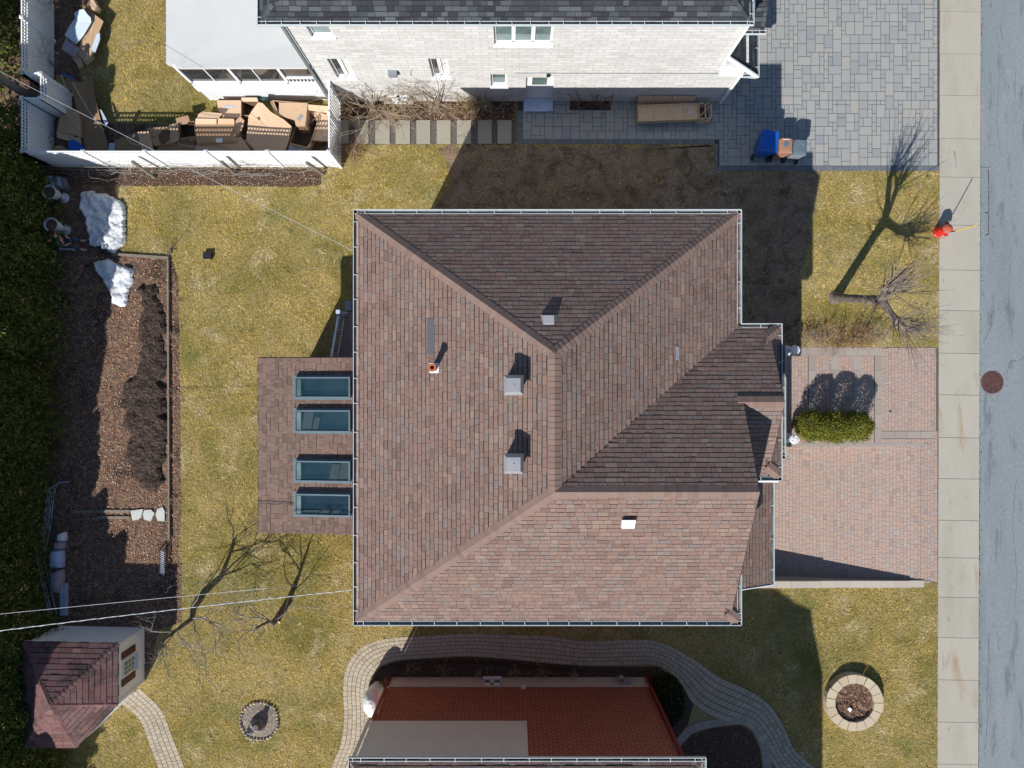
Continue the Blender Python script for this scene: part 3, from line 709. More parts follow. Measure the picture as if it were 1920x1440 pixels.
gb = MB(); gb.mesh([(6.15, SYe + .5, E0), (6.15, 1.3, E0), (6.15, SP, RZ - .12), (6.2, SYe + .5, E0), (6.2, 1.3, E0), (6.2, SP, RZ - .12)], [(0, 2, 1), (3, 4, 5), (0, 1, 4, 3), (1, 2, 5, 4), (2, 0, 3, 5)])
gb.mesh([(7.3, -2.5, E0), (7.3, 1.3, E0), (7.3, QY, QZ - .12), (7.35, -2.5, E0), (7.35, 1.3, E0), (7.35, QY, QZ - .12)], [(0, 2, 1), (3, 4, 5), (0, 1, 4, 3), (1, 2, 5, 4), (2, 0, 3, 5)])
gb.build('gable_wall', 'siding', house)
so = MB(); so.prism([(WX - .04, SYe - .04), (EX + .04, SYe - .04), (EX + .04, -2.9), (7.86, -2.9), (7.86, 1.72), (EX + .04, 1.72), (EX + .04, NY + .04), (WX - .04, NY + .04)], E0 - .12, E0 - .03)
so.build('soffit', 'white_metal', house)
roof = MB()
pk_n = Z(RX, NP, RZ); pk_s = Z(RX, SP, RZ)
shingles(roof, [Z(EX, NY, E0), Z(WX, NY, E0), pk_n], lift=(.007, .0105), bws=(.024, .034))                                   # north
shingles(roof, [Z(WX, NY, E0), Z(WX, SYe, E0), pk_s, pk_n])                            # west
# east slope north part: eave from NE corner to valley start, valley up to ridge
shingles(roof, [Z(EX, PY, E0), Z(EX, NY, E0), pk_n, pk_s])                              # east
nslope = [Z(PX, PY, E0), Z(EX, PY, E0), pk_s, Z(GX, SP, RZ), Z(GX, QY, QZ), Z(PX, QY, QZ)]
shingles(roof, nslope, lift=(.007, .011), bws=(.024, .034))
shingles(roof, [Z(WX, SYe, E0), Z(GX - .02, SYe, E0), Z(GX, SP, RZ), pk_s])            # south
sg = lambda y: QZ - (QY - y) * (QZ - E0) / (QY - q_s)
shingles(roof, [Z(6.2, q_s, E0), Z(PX - .02, q_s, E0), Z(PX, QY, QZ), Z(6.2, QY, QZ)])  # small gable south slope
# little return roofs at the gable foot
shingles(roof, [Z(7.9, q_s, E0), Z(7.9, PY, E0), Z(7.36, PY - .35, E0 + .32), Z(7.36, q_s + .35, E0 + .32)])
shingles(roof, [Z(EX, SYe, E0), Z(EX, q_s - .3, E0), Z(6.2, q_s - .3, E0 + .3), Z(6.2, SYe + .35, E0 + .3)])
roof.build('roof', ['shingle', 'shingle_edge_and_shade'], house)
for (a_, b_, l, r) in ((Z(WX, NY, E0), pk_n, .09, .052), (Z(EX, NY, E0), pk_n, .052, .09), (Z(WX, SYe, E0), pk_s, .052, .09), (pk_n, pk_s, .085, .085),
                 (pk_s, Z(GX, SP, RZ), .11, .11), (Z(6.25, QY, QZ), Z(PX, QY, QZ), .08, .08), (Z(7.9, PY, E0), Z(7.4, PY - .34, E0 + .32), .05, .05),
                 (Z(7.9, q_s, E0), Z(7.4, q_s + .34, E0 + .32), .05, .05), (Z(EX, SYe, E0), Z(6.25, SYe + .34, E0 + .28), .04, .04)):
    cap = MB(); ridge_caps(cap, a_, b_, .165, .15, l * .85, r * .85); cap.build('ridge_cap', ['shingle_cap'], house)
rk = MB()                                                                              # rake boards along the gables
for a_, b_ in ((Z(GX, SYe + .02, E0 - .05), Z(GX, SP, RZ - .05)), (Z(GX, SP, RZ - .05), Z(GX, QY, QZ - .05)), (Z(PX, PY, E0 - .05), Z(PX, QY, QZ - .05)), (Z(PX, QY, QZ - .05), Z(PX, q_s, E0 - .05))):
    rk.bar(a_, b_, .02, .09)
rk.build('rake_board', 'shingle_edge_and_shade', house)
val = MB(); val.bar(pk_s + Z(.02, .02, -.0), Z(EX, PY, E0 + .0), .035, .012); val.build('valley_flashing', 'shingle_edge_and_shade', house)
ze = E0 + .02
gutter(house, [Z(EX + .09, NY + .1, ze), Z(WX - .08, NY + .1, ze), Z(WX - .08, SYe - .12, ze)], hang=.72)
gutter(house, [Z(WX - .08, SYe - .12, ze), Z(EX + .09, SYe - .12, ze), Z(EX + .09, -5.6, ze)], hang=.66)
gutter(house, [Z(7.94, PY + .08, ze), Z(EX + .09, PY + .08, ze), Z(EX + .09, NY + .1, ze)], hang=.7)
gutter(house, [Z(6.7, q_s - .13, ze), Z(7.94, q_s - .13, ze), Z(7.94, PY + .08, ze)], hang=.75)
# lower porch and garage roofs
low = MB()
shingles(low, [Z(8.7, -6.72, 3.2), Z(8.7, -2.2, 3.2), Z(6.2, -2.2, 4.35), Z(6.2, -6.72, 4.35)], tab=(.2, .3))
shingles(low, [Z(9.08, -2.2, 3.2), Z(9.08, 1.2, 3.2), Z(7.35, 1.2, 3.9), Z(7.35, -2.2, 3.9)], tab=(.2, .3))
low.build('lower_roof', ['shingle', 'shingle_edge_and_shade'], house)
lo = MB(); lo.prism([(6.3, -6.68), (8.68, -6.68), (8.68, -2.2), (9.05, -2.2), (9.05, 1.2), (7.35, 1.2), (7.35, -2.3), (6.3, -2.3)], 3.05, 3.16); lo.bar(Z(8.72, -6.74, 3.15), Z(6.3, -6.74, 4.27), .03, .14)
lo.build('lower_soffit', 'white_metal', house)
gutter(house, [Z(8.79, -6.75, 3.2), Z(8.79, -2.45, 3.2)], hang=.9); gutter(house, [Z(8.79, -2.52, 3.2), Z(9.17, -2.52, 3.2), Z(9.17, 1.28, 3.2)], hang=.9)
# roof vents
def turret(cx, cy, zb, s, h):
    m_ = MB(); m_.box(cx - s * .36, cx + s * .36, cy - s * .36, cy + s * .36, zb - .25, zb + h * .75)
    m_.mesh([(cx + a * s / 2, cy + b * s / 2, zb + h * .75) for a, b in ((-1, -1), (1, -1), (1, 1), (-1, 1))] + [(cx + a * s * .34, cy + b * s * .34, zb + h) for a, b in ((-1, -1), (1, -1), (1, 1), (-1, 1))],
            [(0, 1, 5, 4), (1, 2, 6, 5), (2, 3, 7, 6), (3, 0, 4, 7), (4, 5, 6, 7), (3, 2, 1, 0)])
    m_.lathe((cx, cy, zb + h), [(.02, 0), (.02, .02), (0, .02)], 8)
    m_.build('roof_vent', 'galv', house)
v1 = P(963, 722, 8.75); v2 = P(963, 870, 8.75)
turret(v1.x, v1.y, 8.2, .52, .62); turret(v2.x, v2.y, 8.2, .52, .62)
v3 = P(1032, 602, 8.6); m_ = MB(); m_.box(v3.x - .17, v3.x + .17, v3.y - .17, v3.y + .14, 7.8, 8.0)
m_.mesh([(v3.x + a, v3.y + b, z - .34) for a, b, z in ((-.22, -.21, 8.35), (.22, -.21, 8.35), (.22, .22, 8.35), (-.22, .22, 8.35), (-.16, -.03, 8.5), (.12, -.03, 8.5), (.12, .19, 8.5), (-.16, .19, 8.5))],
        [(0, 1, 5, 4), (1, 2, 6, 5), (2, 3, 7, 6), (3, 0, 4, 7), (4, 5, 6, 7), (3, 2, 1, 0)]); m_.build('roof_vent', 'galv', house)
v4 = P(1179, 985, 8.3); m_ = MB()
m_.mesh([(v4.x - .17, v4.y - .11, 8.18), (v4.x + .17, v4.y - .11, 8.18), (v4.x + .19, v4.y + .13, 8.3), (v4.x - .17, v4.y + .13, 8.3), (v4.x - .17, v4.y - .11, 7.8), (v4.x + .17, v4.y - .11, 7.8), (v4.x + .17, v4.y + .13, 7.9), (v4.x - .17, v4.y + .13, 7.9)],
        [(0, 1, 2, 3), (0, 4, 5, 1), (1, 5, 6, 2), (2, 6, 7, 3), (3, 7, 4, 0)]); m_.build('roof_vent', 'white_metal', house)
# orange flue and flashing
fz = E0 + (P(815, 0, 7.5).x - WX) * (RZ - E0) / (RX - WX)
f1 = P(815, 690, fz); fb = MB(); fb.slab([(f1.x - .15, f1.y - .14, fz - .04), (f1.x + .12, f1.y - .14, fz + .075), (f1.x + .12, f1.y + .14, fz + .075), (f1.x - .15, f1.y + .14, fz - .04)], .012); fl = fb.build('flashing', 'label', house)
fm = MB(); fm.lathe((f1.x, f1.y, fz), [(.085, -.1), (.085, .6), (.115, .6), (.115, .65), (.055, .65), (.05, .5)], 20); fm.build('flue_pipe', 'orange', house)
sp_ = MB(); sp_.slab([P(801, 597, 7.10), P(814, 597, 7.185), P(814, 664, 7.185), P(801, 664, 7.10)], .012)
sp_.build('replacement_shingle', 'shingle_grey', house)
sp_ = MB(); e_ = P(1278, 661, 7.5); zz = RZ - (e_.x - RX) * (RZ - E0) / (EX - RX); sp_.slab([(e_.x - .05, e_.y - .19, zz + .05), (e_.x + .05, e_.y - .19, zz + .005), (e_.x + .05, e_.y + .19, zz + .005), (e_.x - .05, e_.y + .19, zz + .05)], .01); sp_.build('pale_shingle', 'galv', house)
# sunroom
sr = MB(); zs = lambda x: 3.5 + (x + 8.39) * .11
KY = (H - 3.85) / F; SKY = [((720 - yb) * KY, (720 - ya) * KY) for ya, yb in ((707, 746), (769, 810), (864, 903), (926, 967))]; XS = -7.1; XE = P(658, 0, 3.9).x
def sroof(x0, x1, y0, y1): shingles(sr, [Z(x0, y1, zs(x0)), Z(x0, y0, zs(x0)), Z(x1, y0, zs(x1)), Z(x1, y1, zs(x1))], expo=.142, tab=(.13, .3), lift=(.004, .007), bws=(.004, .006, .03))
sroof(-8.39, XS, -4.9, .86); sroof(XE, -4.15, -4.9, .86)
yy_ = [.86] + [v for p in SKY for v in (p[1], p[0])] + [-4.9]
for i in range(0, len(yy_), 2): sroof(XS, XE, yy_[i + 1], yy_[i])
sro = sr.build('sunroom_roof', ['shingle_dim', 'shingle_edge_and_shade'], house)
fs = MB()
for (xa, xb, ya, yb) in ((-8.41, XS - .01, -4.93, .89), (XS - .01, XE + .01, -4.93, SKY[3][0]), (XS - .01, XE + .01, SKY[0][1], .89), (XE + .01, -4.15, -4.93, .89)) + tuple((XS - .01, XE + .01, SKY[i + 1][1], SKY[i][0]) for i in range(3)):
    fs.prism([(xa, ya), (xb, ya), (xb, yb), (xa, yb)], 3.34, [zs(xa) - .022, zs(xb) - .022, zs(xb) - .022, zs(xa) - .022])
fl_ = MB(); fl_.box(-7.84, WX + .44, -4.44, .39, 1.2, 1.22); fl_.build('sunroom_floor', 'floor', house)
iw = MB()
for bx_ in ((-7.85, -7.83, -4.45, .4), (WX + .42, WX + .44, -4.44, .39), (-7.83, WX + .42, -4.45, -4.43), (-7.83, WX + .42, .38, .4)): iw.box(*bx_, 1.22, 3.33)
iw.build('sunroom_inner_wall', 'teal', house)
fu = MB(); fu.box(-6.9, -6.1, -1.1, .1, 1.22, 1.7); fu.box(-6.9, -6.7, -1.1, .1, 1.7, 2.1); fu.box(-7.3, -5.4, -2.4, -1.5, 1.22, 1.25); fu.box(-6.4, -5.4, -3.1, -2.5, 1.9, 1.95); fu.box(-5.5, -5.3, -4.2, -3.4, 1.22, 2.0); fu.build('sunroom_furniture', 'jeans', house)
fs.box(-8.41, -8.40, -4.93, .89, 3.34, 3.47); fs.build('sunroom_fascia', 'shingle_dim', house)
for i, (ya, yb) in enumerate(((707, 746), (769, 810), (864, 903), (926, 967))):
    x0, x1 = -7.1, P(658, 0, 3.9).x; k = (H - 3.85) / F; y1, y0 = (720 - ya) * k, (720 - yb) * k
    fr = MB(); T = .2
    def pt(x, y, h): return Z(x, y, zs(x) + h)
    w_ = .045
    for (a_, b_, c_, d_) in ((x0, x1, y0, y0 + w_), (x0, x1, y1 - w_, y1), (x0, x0 + w_, y0 + w_, y1 - w_), (x1 - w_, x1, y0 + w_, y1 - w_)):
        fr.mesh([pt(a_, c_, -.02), pt(b_, c_, -.02), pt(b_, d_, -.02), pt(a_, d_, -.02), pt(a_, c_, T), pt(b_, c_, T), pt(b_, d_, T), pt(a_, d_, T)],
                [(4, 5, 6, 7), (0, 1, 5, 4), (1, 2, 6, 5), (2, 3, 7, 6), (3, 0, 4, 7)])
    fr.slab([pt(x0 - .08, y0 - .06, .022), pt(x1 + .03, y0 - .06, .022), pt(x1 + .03, y1 + .06, .022), pt(x0 - .08, y1 + .06, .022)], .01)
    sk_ = fr.build('skylight', 'skyframe', sro); gl = MB(); gl.slab([pt(x0 + w_, y0 + w_, T - .03), pt(x1 - w_, y0 + w_, T - .03), pt(x1 - w_, y1 - w_, T - .03), pt(x0 + w_, y1 - w_, T - .03)], .01)
    gl.build('skylight_glass', 'skyglass', sro)
    for (fa, fb, ga, gb_) in ((), ((.1, .28, .0, 1), (.3, .4, .3, 1)), ((.62, .78, .1, 1), (.8, .98, .0, .9)), ((.1, .42, .78, .88), (.45, .6, .7, .92), (.66, .8, .7, .95)))[i]:
        rb_ = MB(); X_ = lambda f: x0 + w_ + (x1 - x0 - 2 * w_) * f; Y_ = lambda g: y1 - w_ - (y1 - y0 - 2 * w_) * g
        rb_.slab([pt(X_(fa), Y_(gb_), T - .05), pt(X_(fb), Y_(gb_), T - .05), pt(X_(min(1, fb + .06)), Y_(ga), T - .05), pt(X_(min(1, fa + .06)), Y_(ga), T - .05)], .01); rb_.build('skylight_light_strip', 'floor', sro)  # cream strips made up for the sunlit room showing through the glass
    sh_ = MB(); x_ = x0 + w_; sh_.slab([pt(x_ + .02, y0 + w_ + .02, T - .022), pt(x_ + .17, y0 + w_ + .02, T - .022), pt(x_ + .17, y1 - w_ - .02, T - .022), pt(x_ + .02, y1 - w_ - .02, T - .022)], .004); sh_.build('skylight_light_strip', 'glass', sro)  # lighter strip laid along the west end of the pane
# back stairs with railing
st = MB()
for i in range(9):
    yv = .9 + i * .19; zt = 2.25 - i * .125; st.box(-6.1, WX + .45, yv, yv + .19, zt - .06, zt)
st.box(-5.9, WX + .45, .9, 2.55, 0, 1.05); st.build('back_stairs', 'boards', house)
ral = MB(); A = Z(-6.06, .88, 3.2); B = Z(-6.06, 2.5, 2.15); ral.bar(A, B, .07, .05); dn = Z(0, 0, -.85); ral.bar(A + dn, B + dn, .05, .05)
for i in range(17):
    t = i / 16; p = A.lerp(B, t); ral.bar(p, p + dn, .028)
ral.box(-6.13, -5.99, 2.44, 2.58, .3, 2.3); ral.box(-6.12, -5.75, 2.5, 2.53, 2.1, 2.15); ral.build('stair_railing', 'bagblue', house)
bb = MB(); bb.box(-6.25, -6.0, 2.75, 3.1, 0, .5); bb.build('step_block', 'bin_body', house)
hw = MB()
for (y0, y1) in ((-3.8, -2.2), (2.2, 3.6)): hw.box(WX + .42, WX + .45, y0, y1, 3.9, 5.1)
for (x0, x1) in ((-3, -1.6), (2, 3.4)): hw.box(x0, x1, SYe + .42, SYe + .45, 3.9, 5.1); hw.box(x0, x1, NY - .45, NY - .42, 3.9, 5.1)
hw.box(7.3, 7.33, -1.4, .3, 4, 5.3); hw.build('window', 'glass', house)
gd = MB(); gd.box(8.25, 8.29, -6.1, -2.7, -.9, 1.6); gd.build('garage_door', 'white_metal', house)

# ornate white planters by the porch
for (px, py, lab) in ((1493, 656, 'ornate white openwork porch ornament at the top corner of the front walk'), (1492, 824, 'ornate white porch ornament beside the clipped cedar row')):
    c = P(px, py, .9); t = thing('garden_ornament', lab, 'garden ornament', (c.x, c.y, 0), 'white ornaments beside the front walk')
    m_ = MB(); m_.lathe((c.x, c.y, 0), [(.2, 0), (.2, .06), (.1, .1), (.07, .35), (.12, .6), (.15, .7)], 16); m_.build('pedestal', 'foil', t)
    m_ = MB(); R_ = .17
    for k in range(3):
        zc = .78 + k * .07; rr = R_ * (1, .9, .6)[k]; m_.tube([(c.x + rr * math.cos(a), c.y + rr * math.sin(a), zc) for a in np.linspace(0, 6.283, 17)], .014, 5)
    for a in np.linspace(0, 3.14, 4)[:3]:
        m_.tube([(c.x + R_ * math.cos(a) * math.cos(b), c.y + R_ * math.sin(a) * math.cos(b), .76 + R_ * math.sin(b)) for b in np.linspace(0, 3.14, 9)], .016, 5)
    m_.build('openwork_top', 'foil', t)
    m_ = MB(); m_.box(c.x - .5, c.x - .2, c.y - .09, c.y + .09, .0, .55); m_.box(c.x - .56, c.x - .17, c.y - .06, c.y + .05, .55, .62); m_.build('shade_blue_bracket', 'bagblue', t)  # pale blue puts the shade on this white part into its colour

# ================================================================ NORTH HOUSE
nh = thing('house', 'pale brick house with charcoal shingle roof at the top edge', 'house', (0, 14, 0))
wy = 10.75
def pierced(mb, x0, x1, z0, z1, y, holes, dep, m=0):       # wall face with real window openings
    xs = sorted({x0, x1, *[h[0] for h in holes], *[h[1] for h in holes]}); zz = sorted({z0, z1, *[h[2] for h in holes], *[h[3] for h in holes]})
    for a, b in zip(xs[:-1], xs[1:]):
        for c, d in zip(zz[:-1], zz[1:]):
            if not any(h[0] <= a and b <= h[1] and h[2] <= c and d <= h[3] for h in holes): mb.face([(a, y, c), (b, y, c), (b, y, d), (a, y, d)], m)
    for (a, b, c, d) in holes:
        Y = y + dep
        mb.face([(a, y, c), (a, Y, c), (a, Y, d), (a, y, d)], m); mb.face([(b, Y, c), (b, y, c), (b, y, d), (b, Y, d)], m)
        mb.face([(a, y, c), (b, y, c), (b, Y, c), (a, Y, c)], m); mb.face([(a, y, d), (a, Y, d), (b, Y, d), (b, y, d)], m)
HO = [(-.56, 1.27, 4.45, 5.95), (-6.2, -5.5, 4.95, 6.0), (-6.13, -5.46, 2.0, 3.54), (-2.78, -2.15, 2.05, 3.54), (-.75, -.17, 1.3, 2.35), (.5, 1.5, .12, 2.1)]
w_ = MB(); w_.box(-6.8, 7.07, wy + .16, 20, 0, 6.4); w_.box(7.07, 7.91, wy, 20, 0, 3.3)
pierced(w_, -6.8, 7.07, 0, 6.4, wy, HO, .16); w_.face([(-6.8, wy, 0), (-6.8, wy + .16, 0), (-6.8, wy + .16, 6.4), (-6.8, wy, 6.4)]); w_.face([(7.07, wy + .16, 3.3), (7.07, wy, 3.3), (7.07, wy, 6.4), (7.07, wy + .16, 6.4)])
w_.build('wall', 'white_brick', nh)
r_ = MB(); a0, a1, ys, yn = -7.28, 6.9, 10.46, 20.5; ym = (ys + yn) / 2; zr = 6.5 + (ym - ys) * .5; ew = (ym - ys)
shingles(r_, [Z(a0, ys, 6.5), Z(a1, ys, 6.5), Z(a1 - ew, ym, zr), Z(a0 + ew, ym, zr)], tab=(.16, .4))
shingles(r_, [Z(a1, ys, 6.5), Z(a1, yn, 6.5), Z(a1 - ew, ym, zr)], tab=(.16, .4)); shingles(r_, [Z(a0, yn, 6.5), Z(a0, ys, 6.5), Z(a0 + ew, ym, zr)], tab=(.16, .4))
shingles(r_, [Z(a1, yn, 6.5), Z(a0, yn, 6.5), Z(a0 + ew, ym, zr), Z(a1 - ew, ym, zr)], tab=(.16, .4))
r_.build('roof', ['shingle_grey', 'shingle_edge_and_shade'], nh)
for aa_, bb_ in ((Z(a0, ys, 6.5), Z(a0 + ew, ym, zr)), (Z(a1, ys, 6.5), Z(a1 - ew, ym, zr))): c_ = MB(); ridge_caps(c_, aa_, bb_); c_.build('ridge_cap', ['shingle_grey'], nh)
s_ = MB(); s_.prism([(a0 - .03, ys - .03), (a1 + .03, ys - .03), (a1 + .03, yn), (a0 - .03, yn)], 6.36, 6.47); s_.build('soffit', 'white_metal', nh)
gutter(nh, [Z(a0 - .06, yn, 6.52), Z(a0 - .06, ys - .12, 6.52), Z(a1 + .08, ys - .12, 6.52), Z(a1 + .08, 11.0, 6.52)], hang=.47)
l_ = MB(); shingles(l_, [Z(6.85, 10.9, 5.05), Z(7.8, 10.9, 5.05), Z(7.8, 13.5, 6.2), Z(6.85, 13.5, 6.2)], tab=(.16, .4))
shingles(l_, [Z(8.3, 10.5, 2.9), Z(8.3, 19, 2.9), Z(7.07, 19, 3.9), Z(7.07, 10.62, 3.9)], tab=(.16, .4))
l_.build('lower_roof', ['shingle_grey', 'shingle_edge_and_shade'], nh)
f_ = MB(); f_.bar(Z(8.34, 10.42, 2.88), Z(7.03, 10.62, 3.9), .05, .16); f_.prism([(7.07, 10.55), (8.32, 10.45), (8.32, 19), (7.07, 19)], 2.7, 2.86)
f_.prism([(6.9, 10.95), (7.8, 10.95), (7.8, 13.4), (6.9, 13.4)], 4.93, 5.0); f_.build('fascia', 'white_metal', nh)
gutter(nh, [Z(6.9, 10.8, 5.07), Z(7.85, 10.8, 5.07)], hang=.3); gutter(nh, [Z(7.85, 10.4, 2.92), Z(8.38, 10.4, 2.92), Z(8.38, 13, 2.92)], hang=.6); gutter(nh, [Z(8.38, 13, 2.92), Z(8.38, 19, 2.92)], hang=.6)
for (x, y, z0, z1) in ((-6.86, wy - .06, 0, 6.4), (7.02, wy - .06, 3.3, 6.3), (7.9, wy - .06, 0, 3.0)):
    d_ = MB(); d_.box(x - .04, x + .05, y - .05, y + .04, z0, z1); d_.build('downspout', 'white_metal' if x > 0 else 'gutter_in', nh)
def win(x0, x1, z0, z1, panes=1, gl='glass', par=nh, y=wy + .155, sill='label', s=-1, fw=.07):
    w = MB(); D = .05 * s; gls = gl if isinstance(gl, tuple) else (gl,) * panes
    for (a, b, c, d) in ((x0, x1, z1 - fw, z1), (x0, x1, z0, z0 + fw), (x0, x0 + fw, z0, z1), (x1 - fw, x1, z0, z1)):
        w.box(a, b, min(y, y + D), max(y, y + D), c, d)
    for i in range(1, panes): xm = x0 + (x1 - x0) * i / panes; w.box(xm - .06, xm + .06, min(y, y + D), max(y, y + D), z0, z1)
    fr = w.build('window', 'white_metal', par)
    for i in range(panes):
        g = MB()
        xa = x0 + (x1 - x0) * i / panes; xb = x0 + (x1 - x0) * (i + 1) / panes; g.box(xa + fw, xb - fw, min(y, y + .012 * s), max(y, y + .012 * s), z0 + fw, z1 - fw)
        g.build('pane', gls[i], fr)
    q = MB(); q.box(x0 - .04, x1 + .04, min(y, y + (.22 if s < 0 else .08) * s), max(y, y + .08 * s), z0 - (.1 if s > 0 else .0), z0 + (.03 if s < 0 else -.005)); q.build('sill', sill, fr)
win(-.56, 1.27, 4.45, 5.95, 3); win(-6.2, -5.5, 4.95, 6.0); win(-6.13, -5.46, 2.0, 3.54, 2, gl=('screen', 'pvcroof')); win(-2.78, -2.15, 2.05, 3.54, 2, gl=('screen', 'pvcroof')); win(-.75, -.17, 1.3, 2.35)
win(-4.75, -3.75, .28, .55, 2, y=wy)
d_ = MB(); d_.box(.5, 1.5, wy + .1, wy + .155, .12, 2.08); dd = d_.build('side_door', 'white_metal', nh); q = MB(); q.box(.72, 1.25, wy + .085, wy + .1, 1.3, 1.95); q.build('door_glass', 'glass', dd)
q = MB(); q.box(.45, 1.55, wy - .42, wy, .0, .12); q.build('door_step', 'bagblue', nh)
v_ = MB(); v_.box(-4.25, -3.95, wy - .16, wy, 2.45, 2.7); v_.box(-4.2, -4.0, wy - .17, wy - .16, 2.47, 2.6); v_.build('dryer_vent', 'bin_body', nh)
c_ = MB(); c_.tube([(.1, wy - .02, 2.5), (3.5, wy - .02, 2.47), (7.8, wy - .02, 2.46)], .012, 5); c_.build('wall_cable', 'bin_body', nh)
c_ = MB(); c_.box(1.2, 1.32, wy - .08, wy, 2.3, 2.42); c_.build('wall_lamp', 'dark', nh)
# attached screened sunroom
sw = MB(); sw.box(-11.5, -6.8, 10.8, 19, 0, .95); sw.build('screen_room_base', 'vinyl', nh)
rb = MB()
for i in range(38): x = -11.48 + i * .125; rb.box(x, x + .012, 10.785, 10.8, .02, .93)
rb.box(-11.52, -6.8, 10.74, 10.8, .93, 1.3); rb.box(-11.52, -6.8, 10.77, 10.8, 1.3, 1.6); rb.build('skirt_panel', 'vinyl', nh)
sc_ = MB(); sc_.box(-11.47, -6.8, 10.82, 19, 1.6, 2.72); sc_.build('screen', 'screen', nh)
mu = MB()
for x in (-11.5, -9.75, -8.05, -6.95): mu.box(x, x + .09, 10.75, 10.83, 1.3, 2.95)
for x in (-10.6, -8.95): mu.box(x, x + .035, 10.79, 10.83, 1.6, 2.9)
mu.box(-8.0, -6.9, 10.76, 10.82, 1.95, 2.03)
for i in range(8): mu.box(-7.9 + i * .13, -7.88 + i * .13, 10.76, 10.8, 1.6, 1.95)
mu.box(-11.5, -6.8, 10.75, 10.82, 1.58, 1.66); mu.build('mullion', 'vinyl', nh)
rr = MB()
A, B, D_ = Z(-11.72, 10.86, 2.95), Z(-11.3, 10.72, 2.95), Z(-6.75, 10.72, 2.97); R1 = Z(-6.8, 11.65, 2.915)
rr.face([A, B, R1]); rr.face([B, D_, R1]); rr.face([A, R1, Z(-6.8, 19, 2.925), Z(-11.72, 19, 2.95)]); rr.face([A, Z(-11.72, 19, 2.95), Z(-11.72, 19, 2.85), Z(-11.72, 10.86, 2.82)]); rr.face([B, A, Z(-11.72, 10.86, 2.82), Z(-11.3, 10.72, 2.82)]); rr.face([D_, B, Z(-11.3, 10.72, 2.82), Z(-6.75, 10.72, 2.84)])
rr.build('screen_room_roof', 'pvcroof', nh)

# ================================================================ SOUTH HOUSE
sh = thing('house', 'red brick house with beige stucco panel at the bottom edge', 'house', (0, -14, 0))
wy2 = -11.15
w_ = MB(); w_.box(-4.56, 5.03, -20, wy2 - .02, .8, 6.4); w_.build('wall', 'red_brick', sh)
w_ = MB(); w_.box(-4.58, 5.05, -20, wy2, 0, .83); w_.build('foundation', 'found', sh)
w_ = MB(); w_.box(-4.62, .49, -20, wy2 + .03, 3.56, 6.4); w_.build('stucco_panel', 'stucco', sh)
r_ = MB(); a0, a1, yn, ys = -4.68, 5.5, -10.88, -20.5; ym = (ys + yn) / 2; ew = yn - ym; zr = 6.5 + ew * .55
shingles(r_, [Z(a1, yn, 6.5), Z(a0, yn, 6.5), Z(a0 + ew, ym, zr), Z(a1 - ew, ym, zr)]); shingles(r_, [Z(a1, ys, 6.5), Z(a1, yn, 6.5), Z(a1 - ew, ym, zr)]); shingles(r_, [Z(a0, yn, 6.5), Z(a0, ys, 6.5), Z(a0 + ew, ym, zr)])
shingles(r_, [Z(a0, ys, 6.5), Z(a1, ys, 6.5), Z(a1 - ew, ym, zr), Z(a0 + ew, ym, zr)]); r_.build('roof', ['shingle', 'shingle_edge_and_shade'], sh)
c_ = MB(); ridge_caps(c_, Z(a0, yn, 6.5), Z(a0 + ew, ym, zr)); ridge_caps(c_, Z(a1, yn, 6.5), Z(a1 - ew, ym, zr)); ridge_caps(c_, Z(a0 + ew, ym, zr), Z(a1 - ew, ym, zr)); c_.build('ridge_cap', ['shingle_cap'], sh)
s_ = MB(); s_.prism([(a0 - .02, yn + .02), (a0 - .02, ys), (a1 + .02, ys), (a1 + .02, yn + .02)][::-1], 6.36, 6.47); s_.build('soffit', 'white_metal', sh)
w_ = MB(); w_.prism([(5, -24), (7.55, -24), (7.55, -17.9), (5, -17.9)], 0, 6.4); w_.build('front_wing', 'red_brick', sh)
r_ = MB(); pA = Z(4.6, -18.6, 9.5); pB = Z(6.47, -18.58, 8.6)
shingles(r_, [Z(7.7, -17.75, 6.5), Z(4.2, -17.75, 6.5), pA, pB]); shingles(r_, [Z(8.1, -24, 6.5), Z(8.1, -18.5, 6.5), pB, Z(6.47, -24, 8.6)]); shingles(r_, [Z(8.1, -18.5, 6.5), Z(7.7, -17.75, 6.5), pB]); r_.face([pA, pB, Z(6.47, -24, 8.6), Z(4.6, -24, 9.5)]); r_.face([Z(2.5, -18.6, 9.5), pA, Z(4.2, -17.75, 6.5), Z(2.5, -16.2, 8.0)]); r_.face([Z(2.5, -18.6, 9.5), pA, Z(4.6, -24, 9.5), Z(2.5, -24, 9.5)])
r_.prism([(2, -24), (6.3, -24), (6.3, -18.6), (5.4, -17.9), (4.0, -16.5), (2, -16.5)], 6.45, 8.0, 1); r_.prism([(4.6, -24), (8.05, -24), (8.05, -18.5), (7.65, -17.8), (4.6, -17.8)], 6.36, 6.48); r_.build('front_wing_roof', ['shingle', 'shingle_edge_and_shade'], sh)  # unseen filler block added to stop sun leaking between the roofs
gutter(sh, [Z(a1 + .1, -16, 6.52), Z(a1 + .1, yn + .12, 6.52), Z(a0 - .04, yn + .12, 6.52), Z(a0 - .04, -16, 6.52)], hang=.66)
win(-1.06, -.42, .2, .66, 2, par=sh, y=wy2, s=1, fw=.035); 
for (x, m, z1) in ((5.08, 'redtrim', 6.3), (-4.62, 'redtrim', 3.56), (-4.72, 'stucco', 6.3)):
    d_ = MB(); d_.box(x - .04, x + .06, wy2 - .0, wy2 + .09, .1 if m == 'redtrim' else 3.56, z1); d_.build('downspout', m, sh)
